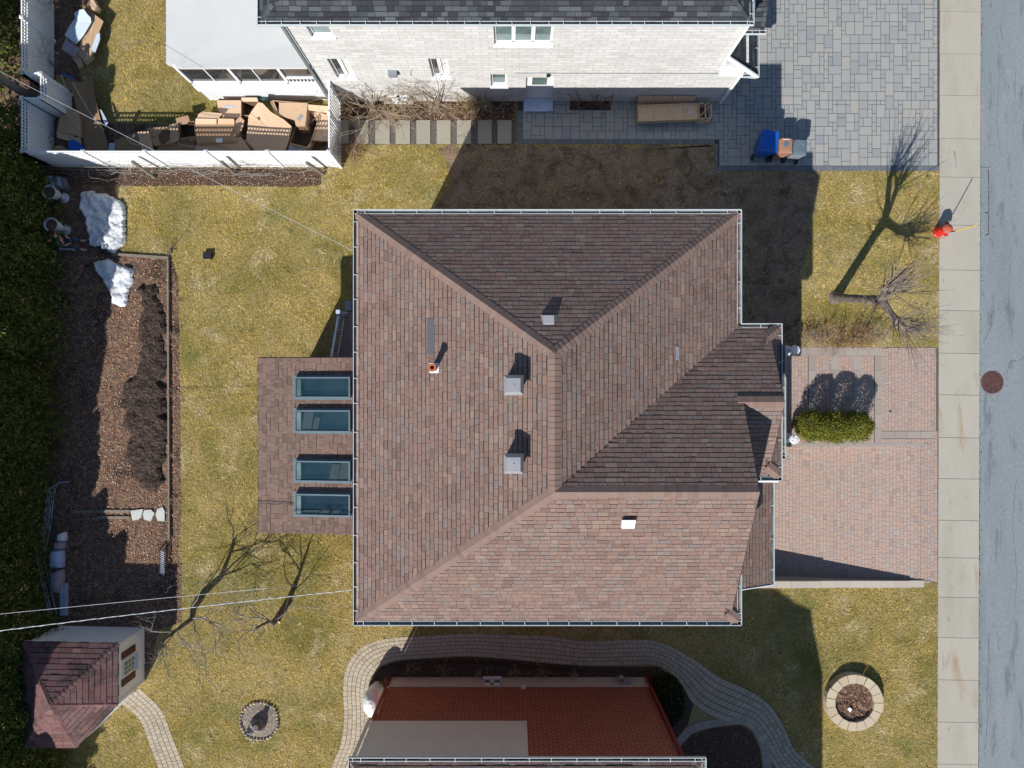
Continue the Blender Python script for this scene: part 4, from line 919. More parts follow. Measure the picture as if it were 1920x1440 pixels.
m_ = MB(); m_.box(4.15, 4.4, wy2, wy2 + .16, .35, .7); m_.lathe((4.1, wy2 + .12, .25), [(.09, 0), (.09, .2), (.05, .24)], 12); m_.tube([(4.1, wy2 + .1, .5), (4.1, wy2 + .1, .75), (3.95, wy2 + .08, .8), (3.95, wy2 + .08, 0)], .02, 6); m_.tube([(4.5, wy2 + .1, .4), (4.5, wy2 + .2, .7), (4.3, wy2 + .1, .75)], .02, 6)
m_.build('gas_meter', 'galv', sh)
m_ = MB(); m_.box(.34, .5, wy2 - .02, wy2 + .08, .88, .98); m_.build('wall_vent', 'label', sh)

# ================================================================ GARDEN SHED
sd = thing('garden_shed', 'small five-sided shed with maroon shingle roof in the bottom left corner', 'shed', (-15.8, -10, 0))
zE = 2.0; ev = [P(*p, zE) for p in ((42, 1203), (221, 1207), (221, 1320), (142, 1402), (44, 1402))]
pkp = P(93, 1322, 2.95); pkp = Vector((pkp.x, pkp.y, 2.95)); cen = sum(ev, Vector()) / 5
wp = [cen + (p - cen) * .94 for p in ev]; 
w_ = MB(); w_.prism([(p.x, p.y) for p in wp][::-1], 0, 1.98); w_.build('wall', 'siding', sd)
r_ = MB()
for i in range(5):
    a, b = ev[i], ev[(i + 1) % 5]; shingles(r_, [a, b, pkp], expo=.18, tab=(.3, .42), lift=(.008, .014), bws=(.02, .035))
r_.build('roof', ['shingle_shed', 'shingle_edge_and_shade'], sd)
c_ = MB()
for p in ev: ridge_caps(c_, p, pkp, .1, .15, .04, .04)
c_.build('ridge_cap', ['shingle_shed'], sd)
t_ = MB()
for i in range(5): t_.bar(ev[i] - Z(0, 0, .05), ev[(i + 1) % 5] - Z(0, 0, .05), .03, .09)
for i in range(5): t_.bar(Z(wp[i].x, wp[i].y, 0), Z(wp[i].x, wp[i].y, 1.95), .08)
t_.build('trim', 'white_metal', sd)
# east wall window with shutters, wall at x = wp[1].x
xw = wp[1].x; ya = P(0, 1280, 1.2).y; 
wd = MB(); wd.box(xw, xw + .04, -10.55, -9.95, .75, 1.55); wn = wd.build('window', 'white_metal', sd)
q = MB(); q.box(xw + .04, xw + .05, -10.48, -10.02, .82, 1.48); q.build('pane', 'glass', wn)
q = MB()
for k in (1, 2): q.box(xw + .05, xw + .06, -10.48 + k * .153 - .012, -10.48 + k * .153 + .012, .82, 1.48)
for k in (1, 2): q.box(xw + .05, xw + .06, -10.48, -10.02, .82 + k * .22 - .012, .82 + k * .22 + .012)
q.build('glazing_bar', 'white_metal', wn)
for yy in (-10.85, -9.88): q = MB(); q.box(xw, xw + .035, yy, yy + .25, .7, 1.6); q.build('shutter', 'maroon', sd)
q = MB(); q.box(xw + .02, xw + .16, -10.55, -9.95, .6, .74); q.build('window_box', 'white_metal', sd)
mid = (wp[2] + wp[3]) / 2; mid.z = 0; dd_ = Vector((wp[3].x - wp[2].x, wp[3].y - wp[2].y, 0)).normalized(); q = MB(); q.bar(mid - dd_ * .45 + Z(0, 0, .95), mid + dd_ * .45 + Z(0, 0, .95), .06, 1.8); q.build('door', 'white_metal', sd)

# ================================================================ FENCES
def vfence(name, label, a, b, posts=True, lat=True, cat='fence', solid_h=1.45):
    a = Vector((*a, 0)); b = Vector((*b, 0)); L = (b - a).length; d = (b - a) / L; t = thing(name, label, cat, tuple(a), 'white vinyl fence runs around the cardboard yard')
    n = max(1, round(L / 2.0)); m_ = MB(); s = L / n
    nb = int(L / .15)
    for i in range(nb):
        p = a + d * (L * i / nb + .004); q = a + d * (L * (i + 1) / nb - .004); m_.bar(p + Z(0, 0, .05 + solid_h / 2), q + Z(0, 0, .05 + solid_h / 2), .022 if i % 2 else .03, solid_h)
    m_.build('panel', 'vinyl', t)
    m_ = MB()
    for z in (solid_h + .03, 1.64, 1.8): m_.bar(a + Z(0, 0, z), b + Z(0, 0, z), .045, .07 if z in (.08, solid_h + .03) else .035)
    nl = int(L / .115)
    for i in range(nl + 1): p = a + d * (L * i / nl); m_.bar(p + Z(0, 0, solid_h + .05), p + Z(0, 0, 1.8), .03, .03)
    m_.build('lattice_top', 'vinyl', t)
    for i in range(n + 1):
        p = a + d * s * i; q = MB(); q.box(p.x - .055, p.x + .055, p.y - .055, p.y + .055, 0, 1.84); q.mesh([(p.x - .07, p.y - .07, 1.84), (p.x + .07, p.y - .07, 1.84), (p.x + .07, p.y + .07, 1.84), (p.x - .07, p.y + .07, 1.84), (p.x, p.y, 1.9)], [(0, 1, 4), (1, 2, 4), (2, 3, 4), (3, 0, 4), (3, 2, 1, 0)])
        q.build('post', 'vinyl', t)
vfence('vinyl_fence', 'long white vinyl fence run facing the lawn, with dried vines along its foot', (-17.4, 8.25), (-6.5, 8.25))
vfence('vinyl_fence', 'short white vinyl fence run at the left, below the utility pole', (-17.4, 8.25), (-17.4, 10.12))
vfence('vinyl_fence', 'white vinyl fence jog just below the utility pole', (-17.4, 10.15), (-16.75, 10.15))
vfence('vinyl_fence', 'narrow white vinyl fence panel directly beside the utility pole', (-16.72, 10.15), (-16.72, 11.0))
vfence('vinyl_fence', 'white vinyl fence jog just above the utility pole', (-17.4, 11.03), (-16.75, 11.03))
vfence('vinyl_fence', 'white vinyl fence run in the top left corner, behind the white plastic sheet', (-17.4, 11.03), (-17.4, 19))
gt = thing('slatted_gate', 'white gate of open vertical slats beside the shrub bed', 'gate', (-6.5, 8.3, 0))
m_ = MB()
for i in range(19): y = 8.4 + i * .122; m_.box(-6.52, -6.49, y, y + .05, .08, 1.72)
m_.build('slats', 'vinyl', gt); m_ = MB()
for z in (.12, 1.74): m_.bar(Z(-6.505, 8.33, z), Z(-6.505, 10.7, z), .05, .07)
m_.build('rail', 'vinyl', gt)
for y in (9.55, 10.65): q = MB(); q.box(-6.56, -6.45, y, y + .1, 0, 1.86); q.build('post', 'vinyl', gt)
ps = thing('utility_pole', 'weathered wooden utility pole leaning out of frame at the left fence jog', 'utility pole', (-17.75, 10.62, 0))
m_ = MB(); m_.tube([(-17.75, 10.6, 0), (-17.8, 10.6, 9)], [.16, .12], 14); m_.build('shaft', 'oldwood', ps)
m_ = MB(); m_.box(-19, -16.6, 10.55, 10.65, 8.4, 8.5); m_.build('crossarm', 'oldwood', ps)
# ================================================================ VEGETATION
def crown(name, parent, c, h, rb, rt, n, size, m, z0=.1, lump=.25, phase=0, pw=.8):
    z = rng.random(n) ** pw * h; a = rng.uniform(0, 6.283, n); f = z / h
    R = (rb * (1 - f) ** .75 + rt * np.sqrt(np.clip(1 - f, 0, 1))) * (1 + lump * np.sin(a * 5 + z * 4 + phase) * np.sin(z * 7 + phase * 2 + a * 2))
    r = R * (1 - .45 * rng.random(n) ** 2)
    pts = np.stack([c[0] + r * np.cos(a), c[1] + r * np.sin(a), c[2] + z0 + z], 1)
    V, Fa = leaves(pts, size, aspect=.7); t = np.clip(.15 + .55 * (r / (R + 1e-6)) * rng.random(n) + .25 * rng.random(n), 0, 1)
    return fast_mesh(name, V, Fa, [m], t, parent)
protos = []
hedge_pos = []
y = 9.2
while y > -16.5:
    hedge_pos.append(((-18.55 if y > 7.9 else -17.85 if y < -9 else -18.3 if y < -2.6 else -18.05) + random.uniform(-.2, .2), y)); y -= random.uniform(.84, .98)
where = ['opposite the pale planter urns', 'opposite the upper snow patch', 'opposite the garden bed', 'above the garden shed', 'behind the garden shed']
ch = [(x, yy) for x, yy in hedge_pos]
for k in range(4):
    x, yy = ch[k]; t = thing('cedar_tree', 'x', 'tree', (x, yy, 0), 'dark cedars in the hedge along the left edge')
    crown('crown', t, (x, yy, 0), 4.35 + .15 * k, .6, .55, 10000, .06, 'cedar', phase=k * 1.7)
    q = MB(); q.tube([(x, yy, 0), (x + .05, yy, 1.5), (x, yy + .04, 3.4)], [.09, .06, .015], 8); q.build('trunk', 'bark', t); protos.append(t)
alltrees = protos[:]
for i, (x, yy) in enumerate(ch[4:]):
    alltrees.append(rcopy(protos[i % 4], (x, yy, 0), random.uniform(0, 6), sc=random.uniform(.92, 1.12)))
for t in alltrees: t['label'] = 'dark green cedar in the unbroken hedge along the left edge'
for k, (x, yy) in enumerate(((-19.3, 12.3), (-19.2, 13.6), (-19.3, 14.9), (-19.2, 16.2))):
    t = rcopy(protos[k], (x, yy, 0), k, 'tall cedar outside the top left corner beyond the white fence', sc=1.3); t['group'] = 'tall cedars beyond the white fence'
# three clipped bright cedars beside the front walk
for k, (px, py, r_, h_, lab) in enumerate(((1508, 797, .54, 1.5, 'bright green clipped cedar nearest the house, in the row of three on the driveway'),
                                 (1546, 798, .56, 1.6, 'bright green clipped cedar in the middle of the row of three'), (1586, 797, .53, 1.45, 'bright green clipped cedar nearest the street in the row of three'))):
    c = P(px, py); t = thing('clipped_cedar', lab, 'shrub', (c.x, c.y, 0), 'three clipped cedars beside the front walk')
    n = 8500; a = rng.uniform(0, 6.283, n); zz = rng.random(n) * h_; f = zz / h_
    R = r_ * np.clip(np.sqrt(np.clip(1 - (np.clip(f - .55, 0, 1) / .45) ** 2.2, 0, 1)), 0, 1) * (.82 + .18 * np.clip(f * 3, 0, 1)) * (1 + .16 * np.sin(a * 5 + k * 2) * np.sin(zz * 8 + k) + .1 * rng.standard_normal(n) * (rng.random(n) < .5))
    r = R * (1 - .4 * rng.random(n) ** 2); pts = np.stack([c.x + r * np.cos(a), c.y + r * np.sin(a), .06 + zz], 1); V, Fa = leaves(pts, .036, aspect=.55)
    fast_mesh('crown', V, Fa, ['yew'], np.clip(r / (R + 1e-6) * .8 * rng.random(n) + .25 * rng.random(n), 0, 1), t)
    q = MB(); q.tube([(c.x, c.y, 0), (c.x, c.y, h_ * .7)], [.04, .015], 6); q.build('trunk', 'bark', t)
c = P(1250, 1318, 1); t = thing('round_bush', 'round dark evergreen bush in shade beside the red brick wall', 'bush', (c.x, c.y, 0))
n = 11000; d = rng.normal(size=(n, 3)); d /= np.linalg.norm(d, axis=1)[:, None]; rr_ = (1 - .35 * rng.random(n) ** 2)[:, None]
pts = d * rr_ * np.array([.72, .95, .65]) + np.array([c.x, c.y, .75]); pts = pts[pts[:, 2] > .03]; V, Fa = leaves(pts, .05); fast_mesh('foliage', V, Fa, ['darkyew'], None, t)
q = MB(); q.tube([(c.x, c.y, 0), (c.x, c.y, .8)], [.05, .02], 6); q.build('stem', 'bark', t)

def grow(mb, p, d, L, r, depth, m=0, wob=.25, split=(2, 3), up=.15, ang=.6, n=4, minr=.0025, taper=.62):
    p = Vector(p); d = Vector(d).normalized(); pts = [p]; rs = [r]
    for i in range(3):
        d = (d + Vector((random.gauss(0, wob), random.gauss(0, wob), random.gauss(0, wob) + up))).normalized() if i or depth else d
        p = p + d * L / 3; pts.append(p); rs.append(max(minr, r * (1 - (i + 1) / 3 * (1 - taper))))
    mb.tube(pts, rs, n, m)
    if depth > 0:
        for k in range(random.randint(*split)):
            a = random.choice(pts[1:]); e = (d + Vector((random.gauss(0, ang), random.gauss(0, ang), random.gauss(0, ang * .6)))).normalized()
            grow(mb, a, e, L * random.uniform(.55, .85), max(minr, r * taper * .8), depth - 1, m, wob, split, up, ang, n, minr, taper)
def shrub(name, label, cat, c, h, spread, stems, depth, m, group=None, r=.012, minr=.003, flat_y=1.0, lean=(0, 0)):
    t = MB()
    for i in range(stems):
        a = random.uniform(0, 6.283); s = random.uniform(.2, 1) * spread
        grow(t, (c.x + math.cos(a) * spread * .12, c.y + math.sin(a) * spread * .12 * flat_y, 0), (math.cos(a) * s + lean[0], math.sin(a) * s * flat_y + lean[1], h * .9), h * random.uniform(.45, .7), r * random.uniform(.6, 1), depth, wob=.2, up=.02, minr=minr, n=4)
    o = t.build(name, m); recenter(o, (c.x, c.y, 0)); return tag(o, label, cat, group)

# ---- pollarded front tree
b0 = P(1567, 558); ft = thing('pollarded_tree', 'bare pollarded tree with thick grey trunk and long shoots on the front lawn', 'tree', (b0.x, b0.y, 0))
Fk = Vector((12.5, 2.85, 2.95)); q = MB()
q.tube([(b0.x - .02, b0.y, -.02), (b0.x, b0.y, .12), (12.33, 3.18, .7), (12.38, 3.06, 1.5), (12.44, 2.95, 2.3), Fk], [.27, .19, .155, .15, .14, .18], 14); q.build('trunk', 'bark', ft)
knobs = []
def limb(pts, rs):
    q = MB(); q.tube(pts, rs, 9); q.build('limb', 'bark', ft)
KA = Vector((12.0, 3.1, 4.15)); KA2 = Vector((12.4, 2.98, 3.9)); KB = Vector((12.85, 2.15, 3.25)); KB2 = Vector((13.1, 1.78, 3.4)); KC = Vector((12.15, 2.35, 3.2))
limb([Fk, (12.3, 3.0, 3.5), KA], [.12, .09, .09]); limb([Fk, (12.48, 2.95, 3.5), KA2], [.1, .08, .08]); limb([Fk, (12.7, 2.4, 3.15), KB, KB2], [.15, .11, .12, .08])
sh_m = MB()
def shoots(K, n, dirs, L, r=.016):
    for i in range(n):
        d = Vector(random.choice(dirs)) + Vector((random.gauss(0, .38), random.gauss(0, .38), random.gauss(0, .25)))
        LL = random.uniform(*L); a = K + Vector((random.gauss(0, .04),) * 3); d.normalize()
        e1 = a + d * LL * .5 + Vector((0, 0, .05 * LL)); e2 = a + d * LL + Vector((0, 0, .16 * LL)); sh_m.tube([a, e1, e2], [r * random.uniform(.7, 1.3), r * .7, .004], 5)
        if random.random() < .8:
            for q_ in range(random.randint(1, 3)):
                d2 = (d + Vector((random.gauss(0, .4), random.gauss(0, .4), random.gauss(0, .3)))).normalized(); s0 = a.lerp(e1, random.random()); sh_m.tube([s0, s0 + d2 * LL * random.uniform(.25, .5)], [r * .5, .003], 4)
shoots(KA, 20, [(.15, .35, 1), (.3, .2, 1), (0, .1, 1), (.5, .5, .9)], (1.0, 1.9), .02); shoots(KA2, 18, [(.5, .4, 1), (.8, .5, .6), (.1, .6, 1)], (1.0, 1.9), .02)
shoots(KB, 30, [(.9, -.3, .5), (.3, -.9, .4), (-.3, -.7, .4), (.6, .3, .8), (.9, .2, .4)], (.7, 1.6)); shoots(KB2, 28, [(1, .2, .5), (1, -.3, .3), (.7, .7, .6), (.5, -.8, .2)], (.7, 1.6))
shoots(Fk, 14, [(-.8, -.5, .25), (-.6, .3, .5), (-.9, -.2, .1), (-.7, -.8, .3), (-.1, .9, .6)], (.8, 1.7), .014); shoots(Vector((12.4, 3.05, 2.4)), 4, [(-1, .3, .4), (-.7, -.6, .3)], (.4, 1.0), .01)
so_ = sh_m.build('shoots', 'shoot', ft)

# ---- two bare trees in the back yard
def back_tree(label, trunk, rs, forks, group, tw=3):
    t = thing('bare_tree', label, 'tree', (trunk[0][0], trunk[0][1], 0), group); q = MB(); q.tube(trunk, rs, 8); q.build('trunk', 'bark', t)
    q = MB()
    for (a, d, L, r) in forks: grow(q, a, d, L, r, tw, wob=.22, split=(2, 4), up=.05, ang=.65, minr=.0035, n=4)
    q.build('branches', 'twiggrey', t); return t
A0 = P(374, 1122); A1 = P(360, 1160, 1.1); A2 = P(330, 1182, 2.0)
back_tree('bare grey-twigged tree near the garden shed with a long crooked shadow', [A0, (A0.x - .02, A0.y - .2, .45), A1, A2, P(302, 1205, 2.7)], [.15, .12, .095, .06, .03],
    [(A1, (.9, .6, .7), 1.3, .035), (A1, (.7, -.3, .8), 1.2, .03), (A2, (-.3, .2, 1), 1.0, .03), (A2, (.8, -.6, .8), 1.2, .03), (A1, (1, .2, .3), 1.5, .03), (A2, (.2, -.8, .8), 1.0, .025), (P(302, 1205, 2.7), (.3, .1, 1), .8, .02), (Vector((A0.x, A0.y - .1, .6)), (1, .5, .6), 1.3, .02)],
    'bare trees behind the house')
B0 = P(530, 1145); T1 = P(505, 1165, 1.3)
tr = back_tree('bare tree with two freshly sawn limb ends, right of the other back yard tree', [B0, (B0.x - .03, B0.y - .1, .4), (B0.x - .1, B0.y - .2, .9), T1, P(478, 1178, 2.3)], [.14, .12, .1, .06, .03],
    [(T1, (-1, .5, .6), 1.1, .03), (T1, (-.6, -.5, .8), 1.0, .025), (Vector((B0.x, B0.y - .1, .8)), (.8, .8, .5), 1.2, .02), (P(478, 1178, 2.3), (-.2, .4, 1), .8, .02), (Vector((B0.x - .1, B0.y - .15, .9)), (-1, .9, .5), 1.2, .025)],
    'bare trees behind the house')
for dx in (-.03, .12):
    q = MB(); q.tube([(B0.x, B0.y - .08, .25), (B0.x + dx - .08, B0.y - .25, .55)], [.055, .05], 9); q.build('sawn_limb', 'bark', tr); q = MB(); q.tube([(B0.x + dx - .08, B0.y - .25, .55), (B0.x + dx - .083, B0.y - .258, .56)], [.05, .05], 9); q.build('cut_face', 'cut', tr)

# ---- bare shrubs
for (px, py, h, s, n, lab, lean) in ((690, 205, 2.3, .9, 13, 'bare spreading shrub against the pale brick wall, beside the slatted gate', (.1, .35)),
        (815, 205, 2.4, 1.0, 13, 'bare spreading shrub in the middle of the bed below the narrow wall window', (.1, .4)),
        (750, 208, .7, .9, 22, 'low dry shrub between the two spreading wall shrubs', (0, .1)),
        (880, 207, .8, .7, 20, 'low reddish dry shrub at the right of the shrub bed', (0, .1)), (655, 215, .8, .5, 10, 'low dry shrub at the foot of the slatted gate', (0, 0))):
    shrub('bare_shrub', lab, 'shrub', P(px, py), h, s, n, 3, 'drystem' if h < 1 else 'twig', 'bare shrubs along the pale brick wall', r=.026, minr=.0055, lean=lean)
shrub('climbing_shrub', 'thorny bare climber right of the side door, red stems over the planting pocket', 'shrub', P(1085, 195), 1.2, .6, 6, 3, 'twigred', r=.014, lean=(-.1, .3))
shrub('climbing_shrub', 'bare climber inside the black wire frame on the shaded wall', 'shrub', P(1122, 195), 1.3, .7, 7, 3, 'twigred', r=.014, lean=(0, .3))
shrub('climbing_shrub', 'pale arching bare shrub left of the side door', 'shrub', P(925, 210), 1.2, .7, 6, 3, 'twig', r=.016, lean=(0, .3))
shrub('climbing_shrub', 'tangle of bare reddish stems outside the fence corner by the gate', 'shrub', P(655, 290), .8, .8, 16, 3, 'twigred', r=.012, lean=(.1, .3))
shrub('bare_bush', 'reddish bare bush in the top left corner behind the fence', 'shrub', P(95, 12), 1.3, .8, 14, 3, 'twigred', r=.014, lean=(.2, 0))
shrub('bare_bush', 'bare bush growing against the left fence above the utility pole', 'shrub', P(112, 125), 1.4, .5, 6, 3, 'twiggrey', r=.014, lean=(-.3, .2))
shrub('bare_bush', 'few bare stems beside the fence jog below the utility pole', 'shrub', P(128, 200), 1.2, .4, 4, 2, 'twiggrey', r=.01, lean=(-.3, .1))
for k in range(9):
    px = 1492 + k * 19 + random.uniform(-5, 5); lab = 'low reddish bare shrub in the hedge row between front lawn and pink walk'
    shrub('dry_shrub', lab, 'shrub', P(px, 634 + random.uniform(-6, 6)), .6, .6, 13, 3, random.choice(['twigred', 'twig', 'drystem']), 'row of bare shrubs along the pink walk', r=.009, minr=.003)
for k, px in enumerate((770, 830, 900, 960, 1010, 1075)):
    shrub('dry_perennial', 'shaded dry perennial clump along the red brick house foundation', 'plant', P(px, 1252), .5, .5, 8, 2, 'drystem', 'dry perennials in the shaded foundation bed', r=.008)
shrub('dry_perennial', 'sunlit clump of straw-coloured dry stems beside the white wrapped shrub', 'plant', P(722, 1284), .35, .7, 26, 2, 'drystem', r=.007)
shrub('dry_perennial', 'dry clump at the left wall foot just above the bottom roof gutter', 'plant', P(695, 1400), .35, .5, 14, 2, 'drystem', r=.007)
shrub('fallen_branch', 'dark bare branch lying on the corner of the garden bed edging', 'branch', P(318, 482), .5, .5, 3, 2, 'bark', r=.03, lean=(.4, .6))
for k, (px, py) in enumerate(((330, 560), (332, 640), (334, 740), (333, 860), (335, 935))):
    shrub('dead_stalks', ('dead stalks at the bed edge, %s' % ['beside the small snow patch', 'beside the top of the dark soil', 'beside the middle of the dark soil', 'beside the lower dark soil', 'just above the pale stepping stones']
          [k]), 'plant', P(px, py), .45, .5, 5, 2, 'twig', 'dead stalks along the garden bed edge', r=.01)
# vines on the fence bed
vn = MB()
for k in range(46):
    x = random.uniform(125, 600); a = P(x, random.uniform(318, 335)); pts = [a]; d = Vector((random.uniform(-1, 1), random.uniform(-.15, .25), 0)); z = random.uniform(.1, .4)
    for i in range(7): d += Vector((random.gauss(0, .25), random.gauss(0, .2), 0)); d.y *= .6; z = max(.05, z + random.gauss(.05, .12)); pts.append(pts[-1] + d.normalized() * .22 + Vector((0, 0, z - pts[-1].z)))
    vn.tube(pts, [random.uniform(.006, .014)] * 7 + [.003], 4)
o = vn.build('dried_vines', 'twiggrey'); tag(recenter(o, P(360, 330)), 'tangled dried vines trained along the foot of the white fence', 'vine')
for (px, py, tx, ty, lab) in ((290, 333, 248, 303, 'leftmost of three wooden posts leaning over the fence vines'), (442, 327, 415, 303, 'middle of three wooden posts standing in the fence vines'), (607, 327, 575, 305, 'rightmost of three wooden vine posts, near the gate corner')):
    a = P(px, py); b = P(tx, ty, 1.55); q = MB(); q.bar(a, b, .09, .09); o = q.build('vine_post', 'oldwood'); tag(recenter(o, a), lab, 'post', 'wooden posts along the white fence')
for k, (zz, dy) in enumerate(((1.0, 0), (.55, .03))):
    q = MB(); y_ = P(0, 330).y; q.tube([(P(100, 0).x, y_ + dy + .1, zz - .1), (P(290, 0).x, y_ + dy, zz), (P(442, 0).x, y_ + dy + .1, zz), (P(607, 0).x, y_ + dy + .1, zz)], .008, 5)
    o = q.build('vine_wire', 'twiggrey'); tag(recenter(o, (P(290, 0).x, y_, 0)), ['upper pale wire strung between the wooden vine posts', 'lower pale wire strung between the wooden vine posts'][k], 'wire')

# ================================================================ BACK YARD OBJECTS
def snow(name, poly, label, hgt):
    o = bed(name, rough(poly, 1.0, 5), 'snow', .01, hgt, .028); recenter(o, P(*poly[0])); return tag(o, label, 'snow', 'melting snow patches')
snow('snow_patch', [(152, 365), (160, 358), (175, 359), (185, 362), (203, 364), (215, 370), (228, 377), (235, 384), (239, 400), (237, 415), (239, 432), (237, 455), (232, 464), (225, 470), (216, 478), (205, 472), (193, 468), (190, 462), (178, 464), (167, 461), (168, 445), (165, 425), (160, 405), (150, 390)], 'larger melting snow patch beside the planter urns', .17)
snow('snow_patch', [(177, 492), (190, 488), (205, 485), (220, 492), (235, 500), (255, 505), (252, 520), (250, 535), (243, 548), (241, 560), (240, 572), (228, 578), (218, 572), (210, 568), (209, 552), (200, 540), (190, 520), (180, 508)], 'smaller dirty snow patch inside the top of the garden bed', .13)
for (bx, by, lab) in ((-17.02, 7.06, 'white planter urn nearest the fence, full of brown soil'), (-16.95, 5.86, 'white planter urn right behind the seated person')):
    t = thing('planter_urn', lab, 'planter', (bx, by, 0), 'two tall white planter urns'); q = MB()
    q.lathe((bx, by, 0), [(.19, 0), (.2, .05), (.13, .1), (.09, .3), (.1, .42), (.17, .55), (.23, .8), (.265, .88), (.265, .92), (.235, .92), (.225, .88), (.0, .87)], 28); q.build('urn', 'urn', t, smooth=False)
    q = MB(); q.lathe((bx, by, .875), [(.222, 0), (.12, .02), (0, .03)], 20); q.build('potting_soil', 'soil', t)
    q = MB(); q.lathe((bx, by, .5), [(.165, 0), (.19, .02), (.165, .05)], 24); q.build('rim_ring', 'urn', t)
b_ = P(112, 346); t = thing('planter_stack', 'stack of pale rectangular planters behind the upper urn', 'planter', (b_.x, b_.y, 0))
for k in range(5): q = MB(); x = b_.x - .2 + k * .11; q.box(x, x + .09, b_.y - .2, b_.y + .25 - k * .03, 0, .5 - k * .05, 0, rot=.25, c=(b_.x, b_.y)); q.build('planter', 'bagblue' if k % 2 else 'bin_body', t)

# ---- seated person
def skinned(name, chain, parent, m, sub=2, root=0):
    """chain: list of (xyz, radius, parent index)"""
    me = bpy.data.meshes.new(name); off = wloc(parent)
    me.from_pydata([tuple(Vector(p) - off) for p, r, q in chain], [(i, q) for i, (p, r, q) in enumerate(chain) if q is not None], [])
    o = bpy.data.objects.new(name, me); C.objects.link(o); o.parent = parent; me.materials.append(MT[m])
    sk = o.modifiers.new('skin', 'SKIN'); sk.use_smooth_shade = True
    for i, (p, r, q) in enumerate(chain):
        v = me.skin_vertices[0].data[i]; rr = r if isinstance(r, tuple) else (r, r); v.radius = rr; v.use_root = (i == root)
    sb = o.modifiers.new('subsurf', 'SUBSURF'); sb.levels = sub; sb.render_levels = sub; return o
px0 = Vector((-16.78, 5.27, 0)); pr = thing('person', 'person in dark green shirt and jeans seated by the hedge holding a controller', 'person', (px0.x, px0.y, 0))
def w3(x, y, z): return Vector((px0.x + x, px0.y + y, z))
hip, che, nek, hed = w3(0, 0, .52), w3(.05, .08, .88), w3(.08, .17, 1.06), w3(.1, .24, 1.2)
body = [(hip, .12, None), (w3(.02, .01, .7), .12, 0), (che, .125, 1), (nek, .05, 2), (hed, .075, 3), (w3(.11, .25, 1.28), .07, 4)]
def add(p, r, q): body.append((p, r, q)); return len(body) - 1
for s in (-1, 1):
    a = add(w3(.06, s * .19 + .09, .98), .055, 2); b = add(w3(.14, s * .25 + .06, .74), .043, a); c_ = add(w3(.33, s * .11 + .03, .68), .032, b); d_ = add(w3(.38, s * .07 + .03, .68), .028, c_)
    for f in range(4): g1 = add(w3(.43, s * (.05 + f * .018) + .03 - s * .02, .70 - f * .01), .0095, d_); add(w3(.46, s * (.035 + f * .018) + .03 - s * .02, .715 - f * .01), .008, g1)
    g1 = add(w3(.40, s * .035 + .03, .71), .0105, d_); add(w3(.42, s * .02 + .03, .73), .009, g1)
    e = add(w3(.08, s * .1, .5), .085, 0); f_ = add(w3(.44, s * .15, .5), .065, e); h_ = add(w3(.42, s * .16, .12), .042, f_); add(w3(.5, s * .17, .05), .035, h_)
skinned('body', body, pr, 'skin')
shirt = [(w3(0, 0, .58), .145, None), (w3(.02, .01, .72), .145, 0), (w3(.05, .08, .88), .16, 1), (w3(.075, .14, 1.0), .09, 2)]
for s in (-1, 1): n0 = len(shirt); shirt += [(w3(.06, s * .19 + .09, .97), .072, 2), (w3(.14, s * .25 + .06, .74), .056, n0), (w3(.26, s * .16 + .02, .69), .046, n0 + 1)]
skinned('shirt', shirt, pr, 'greenshirt')
je = [(w3(0, 0, .5), .14, None)]
for s in (-1, 1): n0 = len(je); je += [(w3(.1, s * .1, .5), .1, 0), (w3(.44, s * .15, .505), .08, n0), (w3(.43, s * .16, .3), .062, n0 + 1), (w3(.42, s * .16, .13), .058, n0 + 2)]
skinned('jeans', je, pr, 'jeans')
for s in (-1, 1): skinned('shoe', [(w3(.4, s * .165, .055), .045, None), (w3(.5, s * .172, .05), .05, 0), (w3(.62, s * .178, .035), .036, 1)], pr, 'shoe')
q = MB(); n_ = 14; hc = w3(.095, .245, 1.245)
for i in range(6):
    pass
q.lathe((hc.x - .015, hc.y, hc.z), [(.098, -.07), (.108, -.02), (.106, .03), (.085, .075), (.045, .1), (0, .108)], 18); q.build('hair', 'hair', pr, smooth=True)
q = MB(); q.tube([hc + Vector((.09, 0, -.03)), hc + Vector((.118, 0, -.05)), hc + Vector((.1, 0, -.055))], [.01, .014, .01], 6); q.build('nose', 'skin', pr)
for s in (-1, 1):
    q = MB(); q.lathe(hc + Vector((.088, s * .032, -.02)), [(0, -.008), (.009, 0), (0, .008)], 8); q.build('eye', 'black', pr)
    q = MB(); q.lathe(hc + Vector((.0, s * .098, -.04)), [(0, -.03), (.014, 0), (0, .03)], 8); q.build('ear', 'skin', pr)
q = MB(); q.tube([hc + Vector((.092, -.02, -.085)), hc + Vector((.098, 0, -.087)), hc + Vector((.092, .02, -.085))], .005, 5); q.build('mouth', 'maroon', pr)
t = thing('remote_controller', 'small black remote controller in the seated person\'s hands', 'controller', tuple(w3(.44, .03, .7))); q = MB()
c_ = w3(.44, .03, .71); q.box(c_.x - .05, c_.x + .05, c_.y - .075, c_.y + .075, c_.z - .012, c_.z + .02); q.build('case', 'black', t); q = MB(); q.box(c_.x - .02, c_.x + .04, c_.y - .04, c_.y + .04, c_.z + .021, c_.z + .028); q.build('screen', 'glass', t)
t = thing('garden_stool', 'pale low stool under the seated person', 'stool', (px0.x, px0.y, 0)); q = MB(); q.box(px0.x - .2, px0.x + .2, px0.y - .24, px0.y + .22, .33, .38); q.build('seat', 'urn', t)
for sx_ in (-1, 1):
    for sy_ in (-1, 1): q = MB(); q.bar((px0.x + sx_ * .17, px0.y + sy_ * .19, 0), (px0.x + sx_ * .14, px0.y + sy_ * .16, .33), .035); q.build('leg', 'urn', t)

